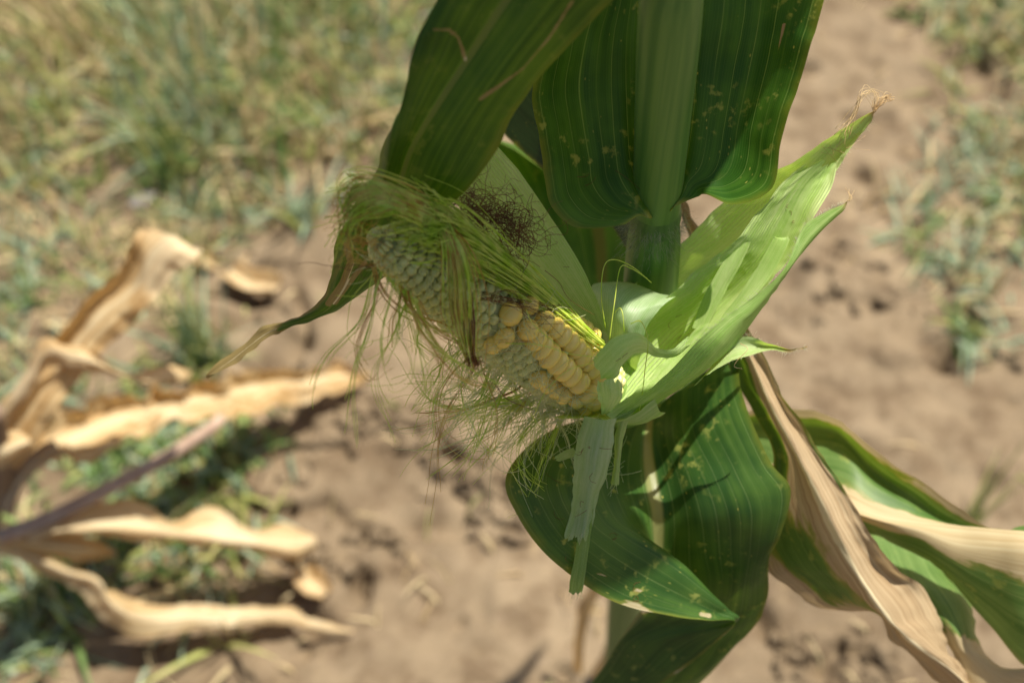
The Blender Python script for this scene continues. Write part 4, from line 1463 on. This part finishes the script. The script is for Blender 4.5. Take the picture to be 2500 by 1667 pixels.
# downy hairs along the outer husk ridges
hp = []
for pt, us_, vr, nn in ((hk5, (0.0,), (0.25, 0.95), 300), (hk6, (0.0, 1.0), (0.2, 0.95), 160), (hk1, (1.0,), (0.5, 0.95), 90)):
    for k in range(nn):
        u = us_[k % len(us_)]
        v = rng.uniform(*vr)
        p0 = pt.at(u, v)
        inn = p0 - pt.at(abs(u - 0.12), v)
        inn /= np.linalg.norm(inn) + 1e-9
        d = inn + rng.normal(0, 0.6, 3)
        hp.append((np.array([p0, p0 + d * 0.0006, p0 + d * 0.0013]), [0.00005, 0.00004, 0.00002]))
tag(tubes('husk_hair', hp, M['hair'], plant, 3), kind='stuff')

# ================================================================== DEAD CORN PLANT
dbase = G(-40, 1500)
dead = empty('dead_corn_plant', (dbase[0], dbase[1], 0), 'bleached dead corn plant with curling tan leaves at the left edge', 'plant')
ds = catmull(np.array([[dbase[0], dbase[1], -0.01], P(-35, 1380, 1.24), P(-20, 1260, 1.17), P(10, 1150, 1.10), P(-10, 1000, 1.03)]), 8)
tubes('stalk', [(ds, np.linspace(0.012, 0.007, len(ds)))], M['dead_grey'], dead, 14)


def dleaf(txt, mat, seed, wave=0.006, wfreq=9, crumple=0.0016, ragside=0.04, **kw):
    return Patch(rows_of(txt), nr=12, nc=10, wave=wave * 1.2, wfreq=wfreq * 1.6, crumple=crumple, ragside=ragside, seed=seed, **kw).build('leaf_blade', M[mat], dead)


# upright leaf with its folded-over top
dleaf('''
-40,1100,1090 -10,1115,1094 15,1130,1085 40,1150,1080
15,985,1075 40,1005,1086 75,1022,1066 118,1040,1062
78,898,1065 105,915,1078 135,932,1052 180,945,1050
143,812,1060 170,830,1074 200,848,1044 248,862,1040
210,722,1048 235,752,1062 265,778,1032 318,800,1026
296,664,1036 312,690,1048 338,712,1018 385,722,1014
318,600,1028 345,626,1036 380,655,1006 428,668,1004
336,562,1030 378,580,1032 420,610,1000 470,640,1000
372,556,1036 410,570,1030 450,590,1006 494,612,1004
392,566,1046 420,576,1040 455,594,1018 488,616,1012
''', 'dead', 61, 0.004)
# narrow twisted leaf
dleaf('''
-20,1020,1080 -10,1040,1075 10,1060,1080
60,900,1060 70,930,1050 80,960,1060
98,828,1050 110,862,1040 118,900,1052
160,842,1045 175,870,1030 180,905,1040
214,852,1045 220,880,1032 225,908,1042
290,908,1065 295,912,1055 300,918,1062
340,905,1085 360,925,1075 375,940,1082
420,898,1105 430,912,1098 440,930,1105
464,910,1120 466,912,1120 468,914,1120
''', 'dead_pale', 62, 0.003)
# long leaf lying out towards the soil
dleaf('''
5,1140,1130 8,1160,1132 14,1180,1126 24,1200,1122
60,1085,1140 70,1105,1146 85,1125,1138 100,1150,1132
120,1042,1155 125,1072,1168 130,1100,1148 140,1130,1140
180,1005,1175 178,1045,1192 180,1090,1164 185,1128,1150
301,964,1212 301,990,1230 305,1040,1198 300,1092,1180
421,945,1268 421,974,1284 425,1005,1252 420,1042,1236
511,922,1320 518,958,1336 522,990,1306 526,1032,1292
624,912,1378 624,938,1392 628,962,1366 639,1012,1354
752,895,1426 752,920,1436 754,942,1418 756,980,1410
850,893,1462 853,908,1468 856,924,1458 862,946,1452
904,912,1478 905,916,1478 906,920,1477 907,924,1476
''', 'dead', 63, 0.010, 14, 0.0036, 0.16)
dleaf('''
-40,1080,1070 -30,1100,1065 -20,1130,1070
0,1058,1070 10,1100,1055 0,1150,1065
55,1055,1075 60,1080,1062 50,1120,1070
92,1074,1085 94,1080,1080 92,1086,1084
''', 'dead_pale', 64, 0.003)
dleaf('''
130,1070,1100 140,1085,1095 150,1100,1100
70,1105,1110 85,1130,1105 100,1140,1112
20,1150,1120 40,1180,1115 55,1190,1122
-10,1210,1135 10,1250,1130 30,1260,1138
''', 'dead_grey', 65, 0.002)
# crimped leaf in the middle
dleaf('''
60,1305,1170 68,1312,1168 74,1320,1166 80,1330,1172
137,1280,1178 142,1290,1170 146,1296,1166 150,1302,1178
190,1244,1192 198,1268,1180 202,1292,1166 205,1304,1186
283,1220,1206 288,1252,1192 294,1292,1176 300,1310,1196
343,1228,1216 350,1262,1202 355,1298,1186 360,1316,1206
405,1272,1236 410,1284,1220 416,1304,1200 420,1320,1218
432,1274,1238 436,1288,1222 440,1306,1204 444,1322,1222
485,1241,1240 486,1278,1226 490,1312,1210 492,1330,1230
533,1236,1250 538,1278,1236 544,1318,1220 548,1338,1240
585,1282,1266 590,1300,1250 595,1326,1234 600,1346,1252
646,1285,1278 652,1306,1264 658,1336,1248 662,1356,1266
707,1281,1292 712,1310,1280 718,1344,1264 722,1364,1280
768,1306,1306 769,1316,1300 770,1328,1296 772,1340,1304
''', 'dead_pale', 66, 0.003)
# dull golden leaf below it
dleaf('''
0,1290,1170 5,1310,1165 0,1335,1172
61,1298,1185 70,1325,1178 65,1350,1188
150,1300,1200 160,1335,1190 150,1365,1202
220,1315,1215 230,1345,1208 215,1372,1218
283,1350,1235 284,1354,1235 283,1360,1236
''', 'dead', 67, 0.004)
dleaf('''
-20,1300,1175 -15,1320,1172 -20,1345,1178
60,1335,1190 70,1355,1182 60,1380,1190
150,1375,1205 165,1395,1195 150,1425,1205
205,1405,1215 240,1420,1200 200,1450,1212
218,1432,1225 262,1460,1205 226,1486,1215
262,1440,1235 300,1490,1215 264,1531,1225
343,1468,1245 345,1505,1228 336,1556,1232
485,1476,1265 490,1500,1250 500,1532,1252
600,1477,1275 602,1500,1262 606,1523,1262
687,1477,1285 690,1498,1274 692,1522,1272
750,1498,1284 755,1512,1278 765,1535,1276
862,1538,1284 862,1540,1284 863,1543,1283
''', 'dead_pale', 68, 0.003)
# reddish stem leaning across
st = catmull(np.array([P(540, 1020, 1.20), P(513, 1046, 1.19), P(402, 1118, 1.185), P(268, 1190, 1.18), P(120, 1265, 1.175), P(0, 1310, 1.17)]), 6)
tubes('dry_stem', [(st, np.linspace(0.0065, 0.0085, len(st)))], simple_material('stem reddish', (0.36, 0.24, 0.17), (0.46, 0.33, 0.24), 60, 0.6, 0.3), dead, 12)

# ================================================================== DRY PIECES ON THE SOIL
def lift(x, y, h):
    p = G(x, y)
    return np.array([p[0], p[1], ground_z(p[0], p[1]) + h])


def fragment(name, pts, w, label, cat, mat, seed, curl=0.4):
    C = np.array([lift(x, y, h) for x, y, h in pts])
    rows = []
    for i in range(len(C)):
        d = C[min(i + 1, len(C) - 1)] - C[max(i - 1, 0)]
        s = np.cross(d, [0, 0, 1]); s /= np.linalg.norm(s)
        ww = w[i] / 2
        rows.append([tuple(C[i] - s * ww + np.array([0, 0, curl * ww])), tuple(C[i] - s * ww * 0.5), tuple(C[i]), tuple(C[i] + s * ww * 0.5 + np.array([0, 0, curl * ww * 0.3])), tuple(C[i] + s * ww + np.array([0, 0, curl * ww * 1.2]))])
    o = Patch(rows, nr=5, nc=4, wave=0.003, wfreq=12, seed=seed, world=True, rag=0.08, rag0=0.08).build(name, M[mat], None)
    md = o.modifiers.new('thickness', 'SOLIDIFY'); md.thickness = 0.0008
    tag(o, label, cat)
    return o


fragment('dry_husk_piece', [(560, 675, 0.012), (600, 695, 0.022), (640, 708, 0.026), (690, 725, 0.016)], [0.025, 0.036, 0.040, 0.028], 'cream dry husk piece lying alone on bare soil above the dead plant', 'husk', 'dead_pale', 71, 0.8)
fragment('dry_leaf_piece', [(740, 1375, 0.006), (748, 1410, 0.016), (770, 1440, 0.02), (800, 1460, 0.008)], [0.02, 0.03, 0.03, 0.015], 'small golden leaf scrap on the soil beside the crimped dead leaf tip', 'leaf', 'dead', 72, 0.7)
fragment('dry_leaf_piece', [(470, 640, 0.006), (500, 655, 0.012), (530, 670, 0.008)], [0.02, 0.025, 0.015], 'little tan leaf scrap between the dead plant top and the cream husk piece', 'leaf', 'dead', 74, 0.5)
# withered lowest leaves of the main plant
Patch(rows_of('''
1440,1650,1265 1455,1655,1260 1470,1660,1265
1470,1590,1230 1490,1600,1222 1510,1608,1230
1495,1540,1205 1520,1555,1196 1545,1562,1205
1520,1490,1190 1545,1500,1182 1570,1510,1190
1560,1440,1185 1575,1450,1180 1590,1460,1186
'''), nr=6, nc=5, wave=0.003, wfreq=12, seed=75).build('leaf_blade', M['dead_pale'], plant)
Patch(rows_of('''
1420,1650,1265 1410,1640,1262 1400,1630,1266
1425,1570,1225 1412,1565,1220 1400,1560,1226
1440,1500,1190 1425,1490,1184 1410,1480,1190
1470,1440,1170 1455,1432,1164 1440,1424,1170
'''), nr=6, nc=5, wave=0.003, wfreq=12, seed=76).build('leaf_blade', M['dead'], plant)
# pale stone at the edge of the weeds
def stone(px, py, r, label, seed, name='stone', cols=((0.40, 0.35, 0.30), (0.52, 0.47, 0.42))):
    V, F = [], []
    c = lift(px, py, r * 0.35)
    nu, nv = 18, 12
    for i in range(nv + 1):
        th = math.pi * i / nv
        for j in range(nu):
            ph = 2 * math.pi * j / nu
            d = np.array([math.sin(th) * math.cos(ph) * 1.3, math.sin(th) * math.sin(ph), math.cos(th) * 0.7])
            k = r * (1 + 0.22 * float(fbm(d[0] * 1.7 + seed, d[1] * 1.7 + d[2] * 2.1, seed, 3)))
            V.append(c + d * k)
    for i in range(nv):
        for j in range(nu):
            F.append((i * nu + j, i * nu + (j + 1) % nu, (i + 1) * nu + (j + 1) % nu, (i + 1) * nu + j))
    o = link_mesh(name, V, F, simple_material(name, cols[0], cols[1], 80, 0.9, 0.2, bump=0.003))
    tag(o, label, name)
    return o


stone(362, 505, 0.018, 'pale grey stone at the lower edge of the weeds', 81)

# ================================================================== WEEDS AND GRASS
PAL = {
    'green': [(0.12, 0.21, 0.06), (0.17, 0.27, 0.08), (0.25, 0.34, 0.11)],
    'blue': [(0.24, 0.33, 0.21), (0.30, 0.40, 0.26), (0.38, 0.47, 0.32)],
    'straw': [(0.60, 0.48, 0.26), (0.68, 0.56, 0.32), (0.50, 0.37, 0.19)],
    'olive': [(0.36, 0.39, 0.12), (0.45, 0.45, 0.17), (0.32, 0.33, 0.10)],
}


def blades(specs):
    """specs: list of (root, direction, length, width, droop, colour)"""
    V, F, Cc = [], [], []
    for root, d, ln, w, droop, colr in specs:
        root = np.asarray(root, float)
        d = np.asarray(d, float); d = d / np.linalg.norm(d)
        s = np.cross(d, [rng.normal(0, 0.3), rng.normal(0, 0.3), 1.0]); s /= np.linalg.norm(s) + 1e-9
        n = 5
        p = root.copy()
        o = len(V)
        for i in range(n):
            t = i / (n - 1)
            ww = w * 0.5 * (1 - t ** 1.6) + 0.0002
            V.append(p - s * ww); V.append(p + s * ww)
            Cc += [colr, colr]
            p = p + d * ln / (n - 1)
            d = d + np.array([0, 0, -droop / (n - 1)])
            d = d / np.linalg.norm(d)
            if p[2] < 0.004: p[2] = 0.004
        for i in range(n - 1):
            F.append((o + 2 * i, o + 2 * i + 1, o + 2 * i + 3, o + 2 * i + 2))
    return V, F, Cc


def grass_object(name, specs, parent=None):
    V, F, Cc = blades(specs)
    o = link_mesh(name, V, F, M['grass'], parent)
    ca = o.data.color_attributes.new('col', 'FLOAT_COLOR', 'POINT')
    arr = np.ones((len(V), 4), np.float32)
    arr[:, :3] = np.array(Cc)
    ca.data.foreach_set('color', arr.ravel())
    return o


def pick(*names):
    return random.choice(PAL[random.choice(names)])


def scatter(poly, count, dens, names, ln, wd, lean=0.9, droop=1.0, tuft=6, spread=0.02, seed=0):
    """tufts of blades rooted where poly (photograph places) meets the soil"""
    out = []
    xs_ = [p[0] for p in poly]; ys_ = [p[1] for p in poly]
    k = 0
    tries = 0
    while k < count and tries < count * 30:
        tries += 1
        x = rng.uniform(min(xs_), max(xs_)); y = rng.uniform(min(ys_), max(ys_))
        ins = False
        j = len(poly) - 1
        for i in range(len(poly)):
            if (poly[i][1] > y) != (poly[j][1] > y) and x < (poly[j][0] - poly[i][0]) * (y - poly[i][1]) / (poly[j][1] - poly[i][1]) + poly[i][0]:
                ins = not ins
            j = i
        if not ins: continue
        g = G(x, y)
        if dens(g[0], g[1]) < rng.uniform(0, 1): continue
        k += 1
        g = g + np.array([rng.normal(0, 0.035), rng.normal(0, 0.035), 0])
        nm = random.choice(names)
        for b in range(tuft):
            r0 = np.array([g[0] + rng.normal(0, spread), g[1] + rng.normal(0, spread), 0])
            r0[2] = ground_z(r0[0], r0[1]) - 0.003
            az = rng.uniform(0, 2 * math.pi)
            le = abs(rng.normal(0, lean))
            d = np.array([math.cos(az) * le, math.sin(az) * le, 1.0])
            c_ = np.array(random.choice(PAL[nm])) * rng.uniform(0.75, 1.2)
            out.append((r0, d, ln * rng.uniform(0.45, 1.25), wd * rng.uniform(0.6, 1.5), droop * rng.uniform(0.3, 1.6), tuple(c_)))
    return out


def dn(scale, thr, seed):
    return lambda x, y: 0.05 + 0.95 * float(np.clip((fbm(np.array([x * scale]), np.array([y * scale]), seed, 2)[0] + thr) * 2.2, 0, 1))


w1 = scatter([(-120, -250), (1180, -250), (1120, 120), (960, 330), (900, 460), (620, 480), (480, 560), (300, 500), (-120, 450)], 440, dn(6, 0.25, 5), ['green', 'blue', 'straw', 'straw', 'olive', 'green', 'blue'], 0.085, 0.0055, 1.1, 1.3)
w1 += scatter([(250, -100), (900, -100), (760, 330), (520, 400), (300, 300)], 130, lambda x, y: 1, ['olive', 'straw', 'green', 'blue'], 0.17, 0.0055, 0.7, 1.0, 8, 0.025)
w1 += scatter([(-60, 330), (420, 420), (700, 420), (520, 640), (420, 720), (560, 820), (380, 760), (-60, 640)], 120, dn(7, 0.15, 8), ['straw', 'blue', 'green', 'straw', 'olive'], 0.06, 0.005, 1.3, 1.3)
w1 += scatter([(-60, -120), (950, -120), (880, 330), (600, 440), (200, 420), (-60, 380)], 110, dn(5, 0.4, 6), ['straw', 'straw', 'olive'], 0.17, 0.0055, 1.1, 1.1, 5, 0.03)
wd1 = grass_object('weeds', w1)
tag(wd1, 'tangled mass of straw and green weeds behind the corn', kind='stuff')
w2 = scatter([(2180, -200), (2620, -200), (2620, 900), (2420, 850), (2260, 700), (2120, 560), (2150, 430), (2280, 330), (2330, 150)], 190, dn(8, 0.2, 13), ['blue', 'blue', 'straw', 'green', 'olive', 'straw'], 0.075, 0.005, 1.3, 1.4)
w2 += scatter([(2380, -150), (2620, -150), (2620, 250), (2430, 150)], 60, lambda x, y: 1, ['green', 'olive', 'straw'], 0.09, 0.005, 1.0, 1.2)
wd2 = grass_object('weeds', w2)
tag(wd2, 'sparse grey-green weeds along the side margin of the soil', kind='stuff')
w3 = scatter([(-60, 1040), (560, 1040), (600, 1230), (300, 1260), (60, 1220)], 90, dn(9, 0.4, 17), ['green', 'green', 'blue', 'olive'], 0.05, 0.0075, 1.3, 1.3, 6, 0.018)
w3 += scatter([(-60, 1370), (130, 1390), (170, 1500), (60, 1620), (-60, 1640)], 30, dn(9, 0.4, 18), ['green', 'blue', 'olive', 'straw'], 0.085, 0.006, 1.2, 1.2, 6, 0.02)
w3 += scatter([(260, 1330), (520, 1250), (600, 1340), (480, 1430), (330, 1400)], 30, dn(9, 0.3, 18), ['green', 'blue', 'green', 'olive', 'straw'], 0.085, 0.006, 1.2, 1.2, 6, 0.02)
w3 += scatter([(-100, 640), (100, 700), (60, 1000), (-100, 1000)], 40, dn(9, 0.4, 19), ['green', 'blue', 'straw'], 0.06, 0.005, 1.2, 1.2)
wd3 = grass_object('weeds', w3)
tag(wd3, 'green weeds growing under the dead corn plant', kind='stuff')
w4 = scatter([(-100, -200), (2600, -200), (2600, 1700), (-100, 1700)], 110, lambda x, y: 1, ['straw', 'straw', 'olive'], 0.045, 0.003, 2.2, 1.8, 2, 0.02)
tag(grass_object('dry_litter', w4), 'scattered bits of straw on the bare soil', kind='stuff')


def tuft(px, py, n, ln, wd, names, label, lean=0.6, droop=0.8, spread=0.012, bias=(0, 0)):
    g = G(px, py)
    sp_ = []
    for b in range(n):
        az = rng.uniform(0, 2 * math.pi); le = abs(rng.normal(0, lean))
        c_ = np.array(pick(*names)) * rng.uniform(0.8, 1.2)
        sp_.append((np.array([g[0] + rng.normal(0, spread), g[1] + rng.normal(0, spread), ground_z(g[0], g[1]) - 0.003]), np.array([math.cos(az) * le + bias[0], math.sin(az) * le + bias[1], 1]), ln * rng.uniform(0.5, 1.2), wd * rng.uniform(0.7, 1.3), droop * rng.uniform(0.3, 1.5), tuple(c_)))
    o = grass_object('grass_tuft', sp_)
    tag(o, label, 'grass', 'grass tufts on the soil')
    return o


tuft(480, 880, 90, 0.12, 0.006, ['green', 'blue', 'olive'], 'bushy green grass tuft behind the long dead leaf', 0.55, 0.7, 0.02)
tuft(430, 440, 70, 0.15, 0.007, ['green', 'green', 'olive'], 'bright green grass tuft in the middle of the weeds', 0.6, 0.8, 0.02)
tuft(2370, 1280, 9, 0.13, 0.004, ['olive', 'green'], 'thin lone grass blades rising above the pale corn leaf', 0.15, 0.3, 0.004, (0.15, 0.2))
tuft(2340, 800, 14, 0.06, 0.005, ['blue', 'green'], 'small grey-green sprig alone on the soil below the side weeds', 0.9, 1.0, 0.01)
tuft(740, 540, 24, 0.10, 0.008, ['blue', 'olive'], 'pale grass tuft on the soil beside the silky ear tip', 0.9, 1.0, 0.012)
tuft(560, 1560, 10, 0.10, 0.006, ['olive', 'straw'], 'yellowish grass blades below the lowest dead leaf', 0.8, 0.6, 0.01)
